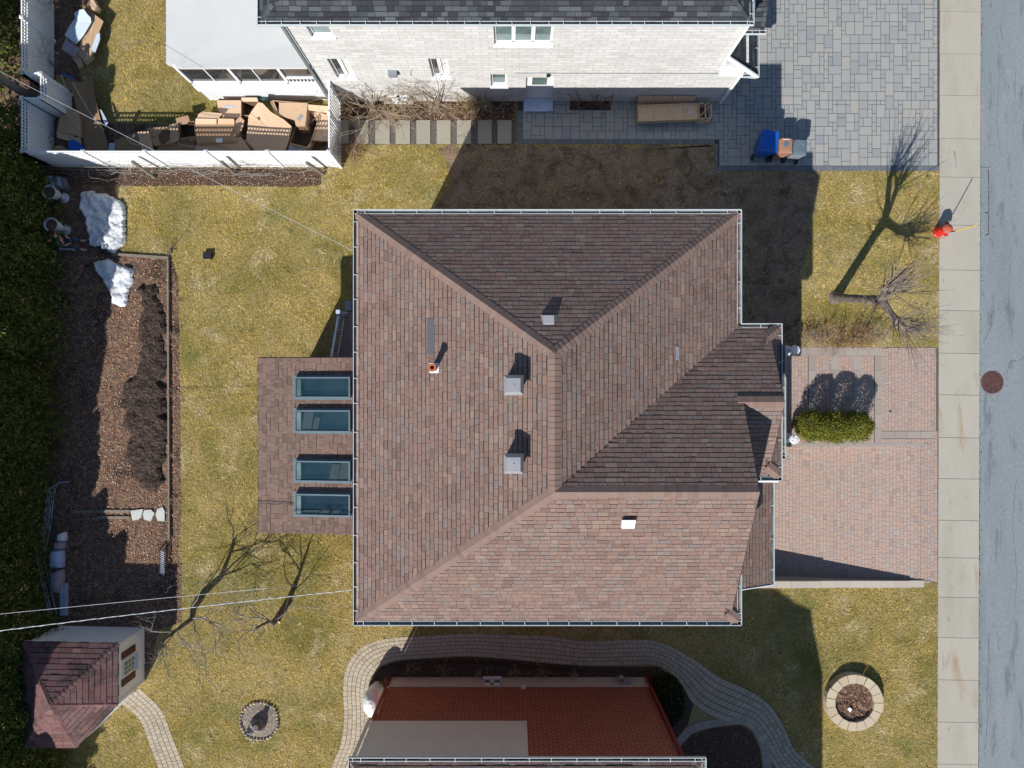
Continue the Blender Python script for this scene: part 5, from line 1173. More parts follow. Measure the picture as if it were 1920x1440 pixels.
# ---- bed edging, stones, planks, rails, bags
t = thing('bed_edging', 'weathered timber edging along the right side of the garden bed', 'edging', tuple(P(318, 490)))
for (ya, yb) in ((488, 600), (602, 740), (742, 880), (882, 1010)):
    q = MB(); a = P(317.5 + (ya - 488) * .004, ya); b = P(317.5 + (yb - 488) * .004, yb); q.bar(a + Z(0, 0, .07), b + Z(0, 0, .07), .06, .14); q.build('timber', 'oldwood', t)
for (ax, ay, bx_, by_) in ((212, 477, 318, 484),): q = MB(); q.bar(P(ax, ay) + Z(0, 0, .05), P(bx_, by_) + Z(0, 0, .05), .09, .1); q.build('timber', 'oldwood', t)
for pts, lab in (([(246, 957), (270, 954), (266, 968), (262, 973), (250, 976)], 'left of the three pale stepping stones in the garden bed'), ([(272, 956), (284, 955), (291, 962), (284, 977), (272, 974), (269, 964)], 'middle of the three pale stepping stones in the garden bed'),
                 ([(296, 954), (306, 950), (310, 958), (310, 977), (297, 976), (293, 965)], 'right of the three pale stepping stones, touching the bed edging')):
    q = MB(); pp = Q(pts); q.prism([(p.x, p.y) for p in pp][::-1], .01, .06); o = q.build('stepping_stone', 'stone'); tag(recenter(o, pp[0]), lab, 'paving stone', 'pale stepping stones in the garden bed')
for (x0, x1, yy, lab) in ((142, 178, 959, 'short grey plank at the far left of the garden bed boards'), (180, 245, 958, 'upper of two long grey planks left of the pale stepping stones'), (183, 244, 970, 'lower of two long grey planks left of the pale stepping stones')):
    a = P(x0, yy); b = P(x1, yy); q = MB(); q.bar(a + Z(0, 0, .04), b + Z(0, 0, .04), .1, .05); o = q.build('plank', 'oldwood'); tag(recenter(o, a), lab, 'plank', 'grey planks across the garden bed')
for k, off_ in enumerate((0, .09, .18, .27)):
    q = MB(); pts = [P(131, 903 + k), P(112, 905 + k * 1.5), P(105, 916), P(94, 1000), P(84, 1045), P(93, 1085), P(108, 1150)]; pts = [Vector((p.x - off_ * .45, p.y, .06 + k * .07)) for p in pts][(0 if k == 0 else 1):(7 if k != 1 else 4)]
    q.tube(pts, .022, 6); o = q.build('bent_rail', 'bagblue'); tag(recenter(o, pts[0]), ['longest bent grey metal rail lying beside the hedge', 'shorter bent metal rail ending beside the garden bags', 'second-outermost bent metal rail in the bundle by the hedge', 'outermost bent metal rail in the bundle, closest to the hedge'][k], 'rail', 'bundle of bent metal rails by the hedge')
def bag(poly, h, m, label, nm='garden_bag'):
    c = sum(Q(poly), Vector()) / len(poly); q = MB(); pp = [(p.x, p.y) for p in Q(poly)][::-1]; ins = [(c.x + (x - c.x) * .7, c.y + (y - c.y) * .7) for x, y in pp]; n = len(pp)
    V = [(x, y, .01) for x, y in pp] + [(x + random.gauss(0, .012), y + random.gauss(0, .012), h * .65) for x, y in pp] + [(x, y, h + random.gauss(0, .02)) for x, y in ins] + [(c.x, c.y, h * 1.04)]
    Fs = [(i, (i + 1) % n, n + (i + 1) % n, n + i) for i in range(n)] + [(n + i, n + (i + 1) % n, 2 * n + (i + 1) % n, 2 * n + i) for i in range(n)] + [(2 * n + i, 2 * n + (i + 1) % n, 3 * n) for i in range(n)]
    q.mesh(V, Fs); o = q.build(nm, m, smooth=True); return tag(recenter(o, c), label, 'bag', 'garden bags beside the hedge')
bag([(113, 1000), (127, 997), (127, 1012), (113, 1014)], .25, 'foil', 'small white torn bag topmost of the garden bags')
bag([(108, 1015), (125, 1013), (126, 1027), (108, 1028)], .3, 'bagpink', 'folded brown and grey bag above the big pale blue one')
bag([(103, 1030), (123, 1029), (123, 1062), (102, 1064)], .35, 'bagblue', 'big pale blue garden bag, cleanest of the row')
bag([(98, 1068), (122, 1067), (123, 1090), (116, 1110), (103, 1108)], .3, 'bagpink', 'purple and red printed garden bag below the pale blue one')
q = MB()
for k in range(4): q.box(P(116 + k * 3.4, 0).x, P(118.4 + k * 3.4, 0).x, P(0, 1152).y, P(0, 1092).y, .0, .12 + .02 * (k % 2))
o = q.build('folded_chair', 'bagblue'); tag(recenter(o, P(120, 1120)), 'folded pale blue slatted chair lying below the garden bags', 'chair')
t = thing('metal_grate', 'dark slatted metal rack standing in shade at the lower bed corner', 'rack', tuple(P(307, 1060)))
q = MB()
for k in range(11): yy = 1032 + k * 4.2; q.bar(P(300, yy, .25), P(309, yy + 6, .25), .02, .02)
q.build('slats', 'bagblue', t); q = MB()
for x in (300, 309): q.bar(P(x, 1030, .25), P(x, 1080, .25), .03, .03); q.bar(P(x, 1030), P(x, 1030, .26), .03); q.bar(P(x, 1080), P(x, 1080, .26), .03)
q.build('frame', 'dark', t)
t = thing('drain_box', 'small black box in the back lawn, right of the snow patches', 'box', tuple(P(392, 480))); c_ = P(392, 480)
q = MB(); q.box(c_.x - .16, c_.x + .14, c_.y - .12, c_.y + .12, 0, .13); q.build('box', 'black', t); q = MB(); q.box(c_.x - .17, c_.x + .15, c_.y - .13, c_.y + .13, .13, .155); q.build('lid', 'dark', t)

# ================================================================ CARDBOARD PILE
def sheet(poly, z, m, label, cat='cardboard', th=.02, nm='cardboard_sheet', tiltz=0, group='cardboard in the fenced yard', zs_=None):
    n = len(poly); zz = zs_ if zs_ else [z + tiltz * (i / max(1, n - 1) - .5) for i in range(n)]
    pts = [P(a, b, c) for (a, b), c in zip(poly, zz)]; q = MB(); c = sum(pts, Vector()) / n
    k = len(pts); q.mesh(pts + [c] + [p - Vector((0, 0, th)) for p in pts] + [c - Vector((0, 0, th))], [(i, (i + 1) % k, k) for i in range(k)] + [(k + 1 + (i + 1) % k, k + 1 + i, 2 * k + 1) for i in range(k)] + [(i, k + 1 + i, k + 1 + (i + 1) % k, (i + 1) % k) for i in range(k)], t=random.random())
    o = q.build(nm, m); recenter(o, (c.x, c.y, min(zz) - th)); tag(o, label, cat, group)
    if m == 'card' and k >= 4 and (pts[0] - pts[k // 2]).length > .6:
        e = (pts[0] + pts[1]) / 2; e2 = (pts[k // 2] + pts[(k // 2 + 1) % k]) / 2; tp = MB(); up_ = Z(0, 0, .006)
        for u_, v_ in ((e, c), (c, e2)): tp.bar(u_.lerp(v_, .02) + up_, v_ + up_, .055, .003)
        tp.build('packing_tape', 'tape', o)
        cl = MB(); a_ = pts[1].lerp(c, .55) + Z(0, 0, .007); d1 = (pts[1] - c).normalized() * .12; d2 = Vector((-d1.y, d1.x, 0)) * .7
        if random.random() < .5: cl.face([a_, a_ + d1, a_ + d1 + d2, a_ + d2]); cl.build('shipping_label', 'label' if random.random() < .4 else 'carddark', o)
    return o
def carton(poly, h, label, z0=0, wall_=.012, m='card', flaps=(), fill=None):
    """open-topped carton: poly is its rim in the photo at height z0+h"""
    rim = [P(a, b, z0 + h) for a, b in poly]; c = sum(rim, Vector()) / len(rim); t = thing('cardboard_box', label, 'box', (c.x, c.y, z0), 'cardboard in the fenced yard'); n = len(rim)
    q = MB(); zv = lambda p, z: Vector((p.x, p.y, z)); inn = [Vector((c.x + (p.x - c.x) * .95, c.y + (p.y - c.y) * .95, p.z)) for p in rim]
    for i in range(n):
        a, b, ia, ib = rim[i], rim[(i + 1) % n], inn[i], inn[(i + 1) % n]
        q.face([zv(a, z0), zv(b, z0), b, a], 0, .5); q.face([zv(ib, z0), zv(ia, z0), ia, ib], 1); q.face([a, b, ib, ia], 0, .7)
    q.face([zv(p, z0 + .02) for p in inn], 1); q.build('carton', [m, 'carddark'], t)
    for (i, L, dz_) in flaps:
        a, b = rim[i], rim[(i + 1) % n]; e = (b - a).normalized(); out = Vector((e.y, -e.x, 0)); 
        if (out.dot((a + b) / 2 - c)) < 0: out = -out
        f = MB(); f.slab([a, b, b + out * L + Z(0, 0, dz_) - e * .03, a + out * L + Z(0, 0, dz_) + e * .03], .008, t=random.random()); f.build('flap', m, t)
    return t
sheet([(165, 17), (194, 40), (185, 62), (176, 100), (163, 123), (146, 100), (155, 60)], .42, 'card', 'brown cardboard sheet under the white plastic sheet', zs_=[.5, .45, .4, .35, .3, .35, .45])
sheet([(139, 24), (150, 18), (157, 17), (163, 26), (170, 33), (171, 42), (158, 64), (143, 83), (121, 66), (132, 46), (141, 34)], .58, 'plasticwhite', 'white plastic sheet lying on the top left cardboard pile', 'plastic sheet', nm='plastic_sheet', zs_=[.7, .75, .72, .66, .62, .58, .55, .52, .5, .56, .6])
sheet([(124, 70), (151, 92), (138, 106), (115, 92)], .4, 'bagpink', 'tape-bound bag of scraps below the white plastic sheet', 'bag', nm='scrap_bag', th=.15)
sheet([(135, 107), (147, 100), (157, 122), (149, 129)], .22, 'card', 'small narrow cardboard piece at the bottom of the top left pile')
sheet([(147, 101), (163, 95), (179, 108), (163, 123), (160, 118)], .32, 'card', 'notched cardboard flap at the lower end of the top left pile')
sheet([(182, 60), (187, 62), (187, 75), (178, 99), (171, 92)], .4, 'plasticwhite', 'slim pale blue foam strip beside the top left cardboard', 'foam', nm='foam_strip', th=.04)
sheet([(153, -6), (172, -6), (182, 12), (177, 19), (160, 14)], .5, 'card', 'sunlit tan carton with red leaf at the top edge of the photo', th=.3)
sheet([(160, -4), (168, 0), (166, 11), (156, 8)], .53, 'leaflitter', 'rust-red dead plant on the sunlit top edge carton', 'plant', nm='dead_plant')
sheet([(105, 138), (125, 142), (140, 148), (132, 170), (118, 175), (104, 165)], .3, 'card', 'dark shaded cardboard between the fence and the long board', th=.15)
sheet([(114, 138), (116, 136), (140, 146), (139, 149)], .36, 'blue', 'thin blue strip on the shaded cardboard by the fence', 'strip', nm='blue_strip')
sheet([(115, 205), (130, 205), (146, 210), (150, 225), (150, 255), (107, 246)], .45, 'card', 'cardboard box with black lettering left of the long board', th=.3)
text_mesh('EVA', .13, P(112, 214, .47), -.1, 'ink', None); tx = bpy.context.scene.collection.objects[-1]; tag(tx, 'black lettering on the cardboard left of the long board', 'lettering')
sheet([(106, 246), (150, 256), (152, 270), (146, 268), (107, 258)], .35, 'card', 'second shaded flap below the lettered cardboard', th=.05)
lb = sheet([(130, 155), (142, 153), (150, 154), (160, 152), (172, 149), (175, 165), (178, 182), (190, 230), (199, 260), (204, 286), (182, 287), (160, 287), (152, 240), (144, 205), (137, 178)], .9, 'card', 'long brown cardboard board lying across the corner of the fenced yard', th=.02,
      zs_=[.5, .42, .4, .42, .52, .5, .48, .4, .36, .3, .26, .26, .3, .4, .45])
sheet([(128, 266), (134, 261), (146, 266), (155, 274), (158, 285), (136, 286), (128, 278)], .4, 'blue', 'bright blue plastic tub lid in the fence corner', 'tub lid', nm='tub_lid', th=.06)
sheet([(97, 275), (115, 272), (128, 280), (130, 286), (97, 286)], .25, 'card', 'dark cardboard scrap in the bottom left fence corner', th=.1)
sheet([(187, 205), (190, 206), (203, 230), (198, 238)], .4, 'bagblue', 'pale lilac plastic strip right of the long board', 'strip', nm='plastic_strip')
sheet([(204, 268), (218, 268), (216, 284), (204, 284)], .3, 'bagblue', 'crumpled printed bag right of the foot of the long board', 'bag', nm='crumpled_bag', th=.15)
sheet([(215, 264), (258, 246), (266, 262), (274, 285), (215, 286)], .35, 'card', 'flat cardboard wedge between the long board and the curled sheet')
sheet([(258, 248), (268, 245), (278, 246), (284, 262), (288, 286), (268, 286), (262, 266)], .45, 'card', 'curled orange-brown sheet left of the box with the dark stain', zs_=[.6, .65, .6, .4, .35, .35, .5])
sheet([(275, 240), (322, 236), (326, 268), (289, 273)], .4, 'card', 'pale cardboard box top with a round dark stain', th=.25)
s_ = sheet([(306, 243), (314, 240), (322, 241), (318, 250), (316, 262), (306, 271), (299, 266), (297, 255), (300, 248)], .43, 'carddark', 'round dark stained pad on the pale cardboard box', 'pad', nm='stained_pad', th=.02)
text_mesh('MILY', .1, P(282, 259, .42), .05, 'maroon', None); tx = C.objects[-1]; tag(tx, 'red lettering on the pale cardboard left of the round stain', 'lettering')
sheet([(329, 222), (352, 216), (356, 226), (350, 232), (333, 235)], .62, 'card', 'small sunlit cardboard corner sticking up right of the stained box')
sheet([(318, 234), (337, 228), (335, 262), (320, 268)], .45, 'card', 'narrow grey-brown cardboard panel beside the stained box', th=.1)
carton([(332, 230), (364, 227), (367, 256), (353, 257), (337, 260)], .5, 'small carton just left of the largest box', flaps=((2, .15, -.05),))
sheet([(312, 262), (348, 258), (366, 268), (368, 284), (290, 284)], .3, 'card', 'flattened cardboard on the ground under the small carton', th=.08)
bx = carton([(366, 226), (440, 226), (441, 264), (368, 268)], .7, 'largest closed brown carton with a white address label', flaps=())
q = MB(); q.slab([P(366, 233, .71), P(440, 233, .71), P(441, 264, .71), P(368, 267, .71)], .01, t=.35); q.build('lid', 'card', bx)
for (xa, xb, yb_, hz_, tt) in ((366, 406, 222, .85, .9), (408, 439, 222, .82, .8)):
    q = MB(); q.slab([P(xa, 233, .715), P(xb, 233, .715), P(xb, yb_ + 1, hz_), P(xa + 1, yb_, hz_)], .01, t=tt); q.build('flap', 'card', bx)
q = MB(); q.slab([P(405, 259, .725), P(417, 259, .725), P(417, 267, .725), P(405, 267, .725)], .004); q.build('address_label', 'label', bx)
sheet([(372, 214), (380, 209), (410, 212), (417, 213), (408, 224), (368, 224)], .8, 'card', 'dark-lined flap standing behind the largest carton')
bo = carton([(407, 188), (452, 188), (452, 222), (418, 221), (408, 203)], .55, 'sunlit carton with blue printed stripe against the screen room', flaps=()); q = MB(); q.slab([P(407, 188, .56), P(452, 188, .56), P(452, 221, .56), P(418, 220, .56), P(408, 203, .56)], .01, t=.95); q.build('lid', 'card', bo)
q = MB(); q.slab([P(419, 198, .575), P(440, 198, .575), P(440, 201, .575), P(419, 201, .575)], .004); q.build('printed_stripe', 'bagblue', bo)
carton([(452, 190), (484, 190), (478, 215), (470, 217), (453, 216)], .5, 'open carton with a dark inside near the screen room steps', flaps=((0, .12, .05),))
sheet([(441, 226), (450, 219), (458, 226), (455, 240), (441, 262)], .6, 'card', 'narrow tilted sheet between the largest carton and the next board', zs_=[.7, .65, .55, .5, .45])
sheet([(368, 271), (402, 270), (452, 257), (470, 281), (404, 283), (366, 281)], .35, 'card', 'triangular folded sheet in front of the largest carton', zs_=[.35, .4, .55, .3, .3, .3])
sheet([(466, 218), (474, 205), (484, 192), (492, 193), (508, 210), (532, 224), (548, 238), (542, 262), (534, 284), (500, 285), (478, 282), (462, 262)], .75, 'card', 'big peaked brown sheet in the middle right of the yard', zs_=[.7, .85, 1.0, 1.0, .9, .85, .8, .65, .5, .45, .45, .55])
sheet([(455, 262), (466, 262), (492, 284), (480, 285)], .4, 'card', 'thin strip of cardboard against the fence below the peaked sheet')
bx = carton([(511, 188), (577, 193), (575, 220), (573, 237), (556, 237), (553, 224), (523, 218)], .75, 'light carton with silver tape beside the peaked sheet', flaps=((6, .1, .03),)); q = MB(); q.slab([P(523, 192, .77), P(577, 193, .77), P(572, 237, .77), P(555, 236, .77), P(552, 224, .77), P(523, 217, .77)], .01, t=.8); q.build('lid', 'card', bx)
q = MB(); q.slab([P(556, 222, .785), P(563, 214, .785), P(568, 218, .785), P(562, 228, .785)], .004); q.build('silver_tape', 'galv', bx)
carton([(553, 238), (574, 238), (598, 214), (600, 222), (582, 268), (575, 277), (543, 269)], .45, 'open shallow carton leaning right of the taped one', flaps=((4, .08, .02),))
sheet([(577, 196), (617, 199), (617, 212), (600, 210), (577, 206)], .6, 'card', 'orange-brown cardboard edge against the screen room wall', zs_=[.75, .7, .6, .6, .7])
sheet([(579, 208), (600, 211), (617, 216), (617, 264), (600, 264), (583, 262), (596, 225)], .4, 'card', 'smooth cardboard panel in the corner beside the slatted gate', th=.1)
sheet([(543, 271), (575, 279), (572, 285), (538, 285)], .2, 'bagblue', 'dark blue sheet under the leaning carton', 'plastic sheet', nm='plastic_sheet')
sheet([(480, 183), (493, 181), (510, 188), (508, 190), (484, 187)], .35, 'leafgreen', 'small teal tarp at the foot of the screen room wall', 'tarp', nm='folded_tarp', group=None or 'yard')
shrub('dead_plant', 'orange dead plant in the fence corner by the slatted gate', 'plant', P(604, 272), .4, .5, 12, 2, 'twigred', r=.01)

# ================================================================ SIDE YARD AND FRONT
for k, (xa, xb) in enumerate(((640, 654), (666, 691), (704, 731), (742, 769), (781, 807), (819, 845), (857, 883), (896, 922), (933, 959))):
    a = P(xa, 226); b = P(xb, 270); q = MB(); q.prism([(a.x, b.y), (b.x, b.y), (b.x, a.y), (a.x, a.y)], .0, .045)
    ord_ = ['half slab at the gate, leftmost in the stepping slab row', 'second stepping slab from the gate, partly in the gate shadow', 'third grey stepping slab from the gate', 'fourth grey stepping slab from the gate', 'fifth grey stepping slab from the gate, centre of the row', 'sixth grey stepping slab from the gate',
            'seventh grey stepping slab, crossed by the house shadow edge', 'eighth grey stepping slab, fully shaded, second from the patio', 'last stepping slab of the row, beside the patio'][k]
    tag(recenter(q.build('stepping_slab', 'stepslab'), (a.x, b.y, 0)), ord_, 'paving slab', 'grey stepping slabs in gravel')
# trellis frame in planting pocket
t = thing('wire_trellis', 'black wire frame standing in the planting pocket', 'trellis', tuple(P(1133, 195))); q = MB(); a = P(1115, 194); b = P(1146, 194)
q.tube([a, a + Z(.08, .12, .95), b + Z(-.05, .12, .95), b], .014, 6); q.build('frame', 'dark', t)
# wooden crate
t = thing('wooden_crate', 'long wooden crate with battened lid lying by the pale brick wall', 'crate', (6.1, 10.2, 0)); cr = Matrix.Rotation(.03, 3, 'Z')
def CB(mb, x0, x1, y0, y1, z0, z1, m=0): mb.box(x0, x1, y0, y1, z0, z1, m, rot=.035, c=(6.1, 10.2))
q = MB(); CB(q, 4.72, 6.95, 9.92, 10.46, .05, .4); q.build('lid_panel', 'wood', t)
q = MB()
for x in (4.72, 5.3, 5.85, 6.42, 6.9): CB(q, x, x + .05, 9.91, 10.47, .4, .43)
for y in (9.88, 10.44): CB(q, 4.7, 6.95, y, y + .05, .36, .44)
q.build('batten', 'wood', t); q = MB()
for y in (9.88, 10.46):
    for z in (.0, .18, .38): CB(q, 6.95, 7.5, y, y + .04, z, z + .05)
for x in (7.2, 7.46):
    for y in (9.88, 10.46): CB(q, x, x + .04, y, y + .04, 0, .43)
for x in (6.98, 7.22, 7.44): CB(q, x, x + .04, 9.88, 10.5, .4, .43)
q.bar((7.05, 10.05, .42), (7.42, 10.4, .42), .03); q.build('open_end_frame', 'wood', t); q = MB(); CB(q, 6.97, 7.45, 9.95, 10.44, .0, .05); q.build('crate_floor', 'carddark', t)
q = MB(); CB(q, 6.6, 6.72, 10.12, 10.22, .402, .404); q.build('blue_stamp', 'bagblue', t)
t = thing('leaning_panel', 'brown board leaning on the wall behind the wooden crate', 'board', (5.7, 10.65, 0)); q = MB(); q.slab([(4.7, 10.5, .05), (6.85, 10.52, .05), (6.85, 10.7, .62), (4.7, 10.7, .62)], .03); q.build('board', 'card', t)
q = MB(); 
for x in (5.3, 6.0): q.box(x, x + .05, 10.6, 10.7, .5, .65)
q.build('batten', 'wood', t)
# bins
def wheelie(label, c, rz, w, d, h, lid, body, front=1, mark='handle'):
    t = thing('wheelie_bin', label, 'bin', (0, 0, 0), 'wheeled bins on the grey driveway'); q = MB()
    q.mesh([(-w * .38, -d * .34, .1), (w * .38, -d * .34, .1), (w * .38, d * .3, .1), (-w * .38, d * .3, .1), (-w * .48, -d * .46, h - .08), (w * .48, -d * .46, h - .08), (w * .48, d * .46, h - .08), (-w * .48, d * .46, h - .08)],
           [(0, 1, 5, 4), (1, 2, 6, 5), (2, 3, 7, 6), (3, 0, 4, 7), (3, 2, 1, 0), (4, 5, 6, 7)]); q.box(-w * .5, w * .5, -d * .48, d * .48, h - .12, h - .08); q.build('body', body, t)
    q = MB(); b = .06; zt = h
    V = []
    for (s, z) in ((1, h - .075), (1, h - .03), (.9, zt + .02), (.6, zt + .035)):
        for (x, y) in ((-1, -1), (1, -1), (1, .85), (.7, 1), (-.7, 1), (-1, .85)): V.append((x * w / 2 * s, y * d / 2 * s, z))
    q.mesh(V, [(k * 6 + i, k * 6 + (i + 1) % 6, k * 6 + 6 + (i + 1) % 6, k * 6 + 6 + i) for k in range(3) for i in range(6)] + [tuple(range(18, 24))]); ld = q.build('lid', lid, t)
    q = MB(); q.bar((-w * .35, -d * .54, h - .03), (w * .35, -d * .54, h - .03), .035); q.build('handle', body, t)
    for s in (-1, 1):
        q = MB(); n = 14; q.tube([(s * w * .4, -d * .4, .12), (s * (w * .4 + .06), -d * .4, .12)], .12, n); q.build('wheel', 'black', t)
    if mark == 'disc': q = MB(); q.lathe((0, .03, h + .032), [(.1, 0), (.1, .012), (0, .012)], 20); q.build('lid_disc', 'bin_grey', t)
    if mark == 'arch': q = MB(); q.tube([(.12 * math.cos(a), .14 * math.sin(a) - .02, h + .035) for a in np.linspace(0, 3.14, 9)], .01, 5); q.build('lid_emboss', 'bin_body', t)
    if mark in ('disc', 'arch'): q = MB(); q.box(-w * .25, w * .25, d * .36, d * .4, h + .02, h + .03); q.build('lid_strip', 'label' if mark == 'disc' else 'bin_body', t)
    t.location = c; t.rotation_euler = (0, 0, rz); return t
wheelie('large blue recycling bin, leftmost of the three bins', (9.42, 8.88, 0), -.12, .62, .82, 1.1, 'blue', 'blue', mark=None)
wheelie('small brown compost bin in the middle of the three bins', (10.03, 8.74, 0), -.03, .5, .56, 1.0, 'bin_brown', 'bin_brown', mark='disc')
wheelie('grey-teal bin, rightmost of the three bins', (10.56, 8.68, 0), -.1, .5, .56, 1.0, 'bin_grey', 'bin_body', mark='arch')
# hydrant
hx_, hy_ = 16.2, 5.78; t = thing('fire_hydrant', 'red fire hydrant with yellow snow marker pole at the sidewalk edge', 'hydrant', (hx_, hy_, 0))
q = MB(); q.lathe((hx_, hy_, 0), [(.21, 0), (.21, .05), (.185, .07), (.175, .5), (.18, .58), (.17, .62)], 20); q.build('barrel', 'hydrant', t)
q = MB(); q.lathe((hx_, hy_, .62), [(.17, 0), (.17, .03), (.12, .08), (.05, .11), (.035, .15), (0, .15)], 20); q.build('bonnet', 'hydrant_top', t)
q = MB(); q.lathe((hx_, hy_, .6), [(.18, 0), (.18, .022), (.12, .022)], 20); q.build('flange', 'galv', t)
for (dx, dy) in ((.05, .2), (.02, -.2), (.19, 0)): q = MB(); q.tube([(hx_, hy_, .48), (hx_ + dx, hy_ + dy, .48)], .06, 10); q.tube([(hx_ + dx, hy_ + dy, .48), (hx_ + dx * 1.25, hy_ + dy * 1.25, .48)], .075, 8); q.build('nozzle_cap', 'hydrant', t)
q = MB(); q.tube([(hx_ + .12, hy_ - .12, .62), (hx_ + .15, hy_ - .14, .85)], .022, 6); q.build('marker_spring', 'dark', t); q = MB(); q.tube([(hx_ + .15, hy_ - .14, .85), (hx_ + .2, hy_ - .17, 1.95)], .02, 6); q.build('marker_pole', 'yellow', t)
# storm drain
c_ = P(1860, 717); t = thing('storm_drain', 'round rusty storm drain grate in the road beside the sidewalk', 'drain', (c_.x, c_.y, 0)); R_ = .43
q = MB(); q.lathe((c_.x, c_.y, 0), [(R_, .006), (R_, .02), (R_ - .05, .022), (R_ - .05, .007)], 36); q.build('rim', 'iron', t)
q = MB(); q.lathe((c_.x, c_.y, 0), [(R_ - .045, .0068), (0, .0068)], 36); q.build('pit', 'black', t)
q = MB()
for s in (-1, 1):
    for k in range(-8, 9):
        y0_ = k * .12; ya_ = y0_ - .0; pts_ = []
        xe = s * .02; L_ = 0
        while math.hypot(xe + s * .005, y0_ + L_ * .75) < R_ - .05 and L_ < .5: L_ += .01; xe = s * (.02 + L_)
        if L_ > .03: q.bar((c_.x + s * .02, c_.y + y0_, .016), (c_.x + xe, c_.y + y0_ + L_ * .75, .016),   .05, .016)
q.bar((c_.x, c_.y - R_ + .05, .014), (c_.x, c_.y + R_ - .05, .014), .03, .014); q.build('grate', 'iron', t)
# stone ring planter
c_ = P(1595, 1311, 0); c_ = Vector((c_.x, c_.y, 0)); t = thing('stone_planter', 'round planter ring of tan stone blocks on the front lawn', 'planter', (c_.x, c_.y, 0), None)
N_ = 17; a_ = 0
for k in range(N_):
    w_ = 2 * math.pi / N_; a0_ = a_ + .012; a1_ = a_ + w_ - .012; a_ += w_; ro_, ri_ = 1.07, .74; q = MB()
    def aa(r, a): return (c_.x + r * math.cos(a), c_.y + r * math.sin(a))
    jx = random.gauss(0, .008); q.prism([aa(ri_, a0_), aa(ro_ + jx, a0_), aa(ro_ + jx, (a0_ + a1_) / 2), aa(ro_ + jx, a1_), aa(ri_, a1_)], 0, .33 + random.uniform(-.004, .004)); q.build('stone_block', 'sandstone', t)
q = MB(); V = [(c_.x, c_.y, .2)]; 
for r_ in (.25, .5, .75):
    for j in range(24): a = j * math.pi / 12; V.append((c_.x + r_ * math.cos(a), c_.y + r_ * math.sin(a), .19 + random.uniform(-.03, .05)))
Fs = [(0, 1 + j, 1 + (j + 1) % 24) for j in range(24)] + [(1 + r * 24 + j, 25 + r * 24 + j, 25 + r * 24 + (j + 1) % 24, 1 + r * 24 + (j + 1) % 24) for r in range(2) for j in range(24)]
q.mesh(V, Fs); q.build('soil', 'soil', t); pts = rng.normal(size=(900, 3)) * np.array([.33, .33, .02]); pts = pts[np.hypot(pts[:, 0], pts[:, 1]) < .7] + np.array([c_.x, c_.y, .25]); V, Fa = leaves(pts, .022); fast_mesh('dead_foliage', V, Fa, ['leaflitter'], None, t)['kind'] = 'stuff'
l_ = P(1593, 1330, .3); q = MB(); q.slab([P(1589, 1330, .32), P(1593, 1326, .32), P(1598, 1331, .3), P(1594, 1336, .3)], .01); q.bar((l_.x, l_.y, .1), (l_.x, l_.y, .3), .02); tag(recenter(q.build('plant_tag', 'label'), (l_.x, l_.y, .2)), 'tiny white plant tag stuck in the stone ring planter soil', 'plant tag')
# rock bed
c_ = P(487, 1352); t = thing('rock_bed', 'round gravel bed edged with small stones on the back lawn', 'garden bed', (c_.x, c_.y, 0))
q = MB(); q.lathe((c_.x, c_.y, 0), [(.7, .006), (.4, .05), (0, .07)], 30); q.build('mulch', 'rockmulch', t)
for k in range(34):
    a = k / 34 * 6.283; r_ = .72 + random.gauss(0, .015); x, y = c_.x + r_ * math.cos(a), c_.y + r_ * math.sin(a); s = random.uniform(.045, .065); q = MB(); q.lathe((x, y, 0), [(s, 0), (s * 1.1, .05), (s * .6, .09), (0, .1)], 6); q.build('edge_stone', 'sandstone' if k % 3 else 'rock', t)
st_ = P(480, 1362); q = MB()
for k in range(9):
    a = random.uniform(0, 6.28); x, y = c_.x + random.gauss(0, .12) - .1, c_.y + random.gauss(0, .16) - .12; s = random.uniform(.08, .17); n = 7
    q.lathe((x, y, 0), [(s, 0), (s * 1.05, .14), (s * .7, .3), (s * .2, random.uniform(.32, .45))], n)
tag(recenter(q.build('rock_pile', 'rock'), (c_.x - .1, c_.y - .12, 0)), 'pile of grey rocks in the round gravel bed', 'rocks')
q = MB(); grow(q, (c_.x + .0, c_.y + .25, 0), (.0, .3, 1), .45, .02, 1); q.tube([(c_.x + .02, c_.y - .02, 0), (c_.x + .04, c_.y + .0, .55)], [.12, .1], 9); tag(recenter(q.build('tree_stump', 'bark'), (c_.x, c_.y, 0)), 'short dark stump with a twig beside the rock pile', 'stump')
# wrapped shrub
c_ = Vector((-5.14, -11.72, 0)); q = MB(); n = 18; prof = [(.34, 0), (.38, .3), (.4, .75), (.37, 1.05), (.27, 1.27), (.1, 1.36)]; V = []
for (r_, z) in prof:
    for j in range(n):
        a = j / n * 6.283; rr_ = r_ * (1 + .05 * math.sin(a * 5 + z * 3) + random.gauss(0, .015)); V.append((c_.x + rr_ * math.cos(a) * .85, c_.y + rr_ * math.sin(a) * 1.25, z + random.gauss(0, .012)))
q.mesh(V, [(k * n + j, k * n + (j + 1) % n, k * n + n + (j + 1) % n, k * n + n + j) for k in range(5) for j in range(n)] + [tuple(range(5 * n, 6 * n))]); tag(recenter(q.build('wrapped_shrub', 'foil', smooth=True), c_), 'shrub wrapped in white winter cloth beside the red brick wall', 'shrub')
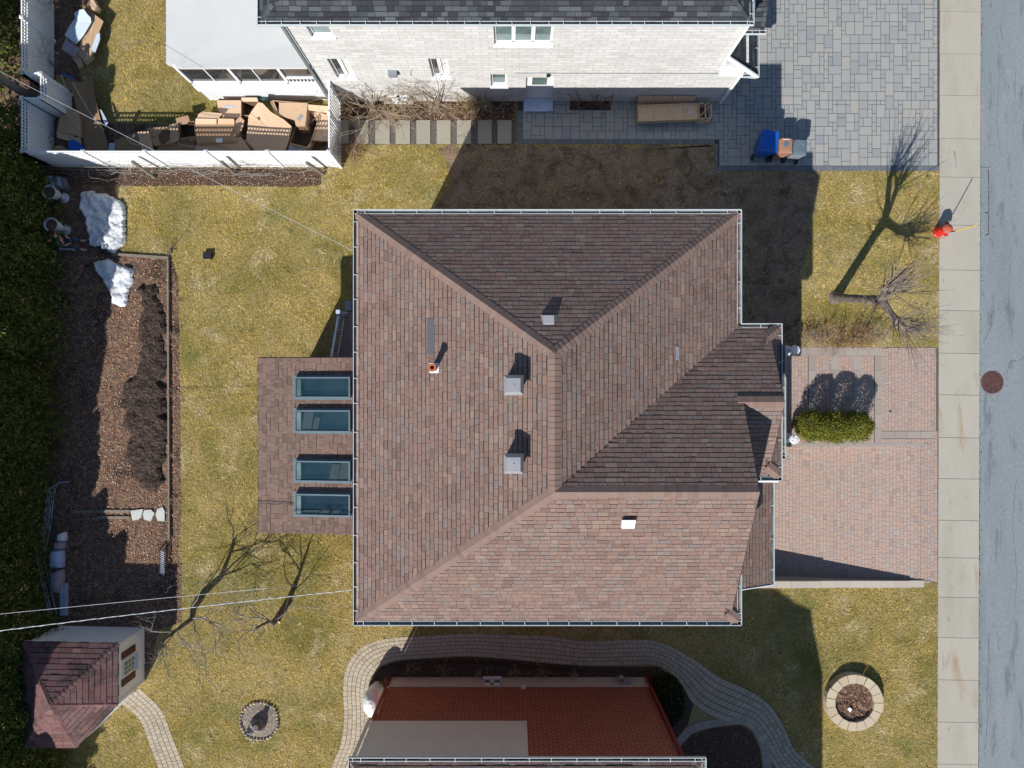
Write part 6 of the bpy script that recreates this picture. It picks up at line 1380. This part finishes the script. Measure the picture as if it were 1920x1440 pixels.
# black wire edging fence around that bed
t = thing('wire_border_fence', 'low black wire border fence curving round the brick house bed', 'fence', tuple(P(693, 1290))); 
ln = resample(spline([tuple(P(*p))[:2] for p in [(693, 1296), (695, 1278), (702, 1264), (716, 1253), (740, 1246), (800, 1241), (880, 1238), (960, 1243), (1030, 1250), (1100, 1253)]], 8), .055); q = MB()
for k, p in enumerate(ln): q.bar(p, p + Z(0, 0, .3), .008, .008)
q.build('picket', 'dark', t)['kind'] = 'stuff'; q = MB()
for z in (.08, .26): q.tube([p + Z(0, 0, z) for p in ln], .008, 4)
q.build('wire', 'dark', t)
q = MB(); 
for k in range(8): a = random.uniform(0, 6.28); q.slab([P(1669, 771) + Z(.06 * math.cos(b), .06 * math.sin(b) * (1 if j % 2 else .6), .02) for j, b in enumerate(np.linspace(0, 5.6, 9))], .004); break
tag(recenter(q.build('fallen_leaf', 'leaflitter'), P(1669, 771)), 'single dry brown leaf on the pink pavers', 'leaf')
# overhead wires
def wire(pts, r, label, n=24, sag=0, spiral=False):
    a, b = Vector(pts[0]), Vector(pts[1]); L = [a.lerp(b, k / n) - Z(0, 0, sag * 4 * (k / n) * (1 - k / n)) for k in range(n + 1)]; q = MB(); q.tube(L, r, 6)
    if spiral:
        M = int((b - a).length / .12); pp = []
        for k in range(M): s = k / M; c = a.lerp(b, s) - Z(0, 0, sag * 4 * s * (1 - s)); pp.append(c + Z(0, r * 1.3 * math.cos(k * 1.3), r * 1.3 * math.sin(k * 1.3)))
        q.tube(pp, r * .7, 5)
    return tag(recenter(q.build('overhead_wire', 'wire'), a), label, 'cable', 'overhead cables')
wire((P(-300, 1222, 6.6), Vector((-4.15, -6.05, 5.95))), .009, 'thicker twisted overhead cable crossing just above the garden shed', sag=.25, spiral=True)
wire((P(-300, 1182, 5.6), P(560, 1098, 5.7)), .006, 'thinner overhead cable above the twisted one at the lower left', sag=.1)
wire((Vector((-17.8, 10.6, 6.3)), Vector((-4.6, 3.9, 5.9))), .0045, 'thin diagonal overhead cable from the utility pole to the brown roof', sag=.5)
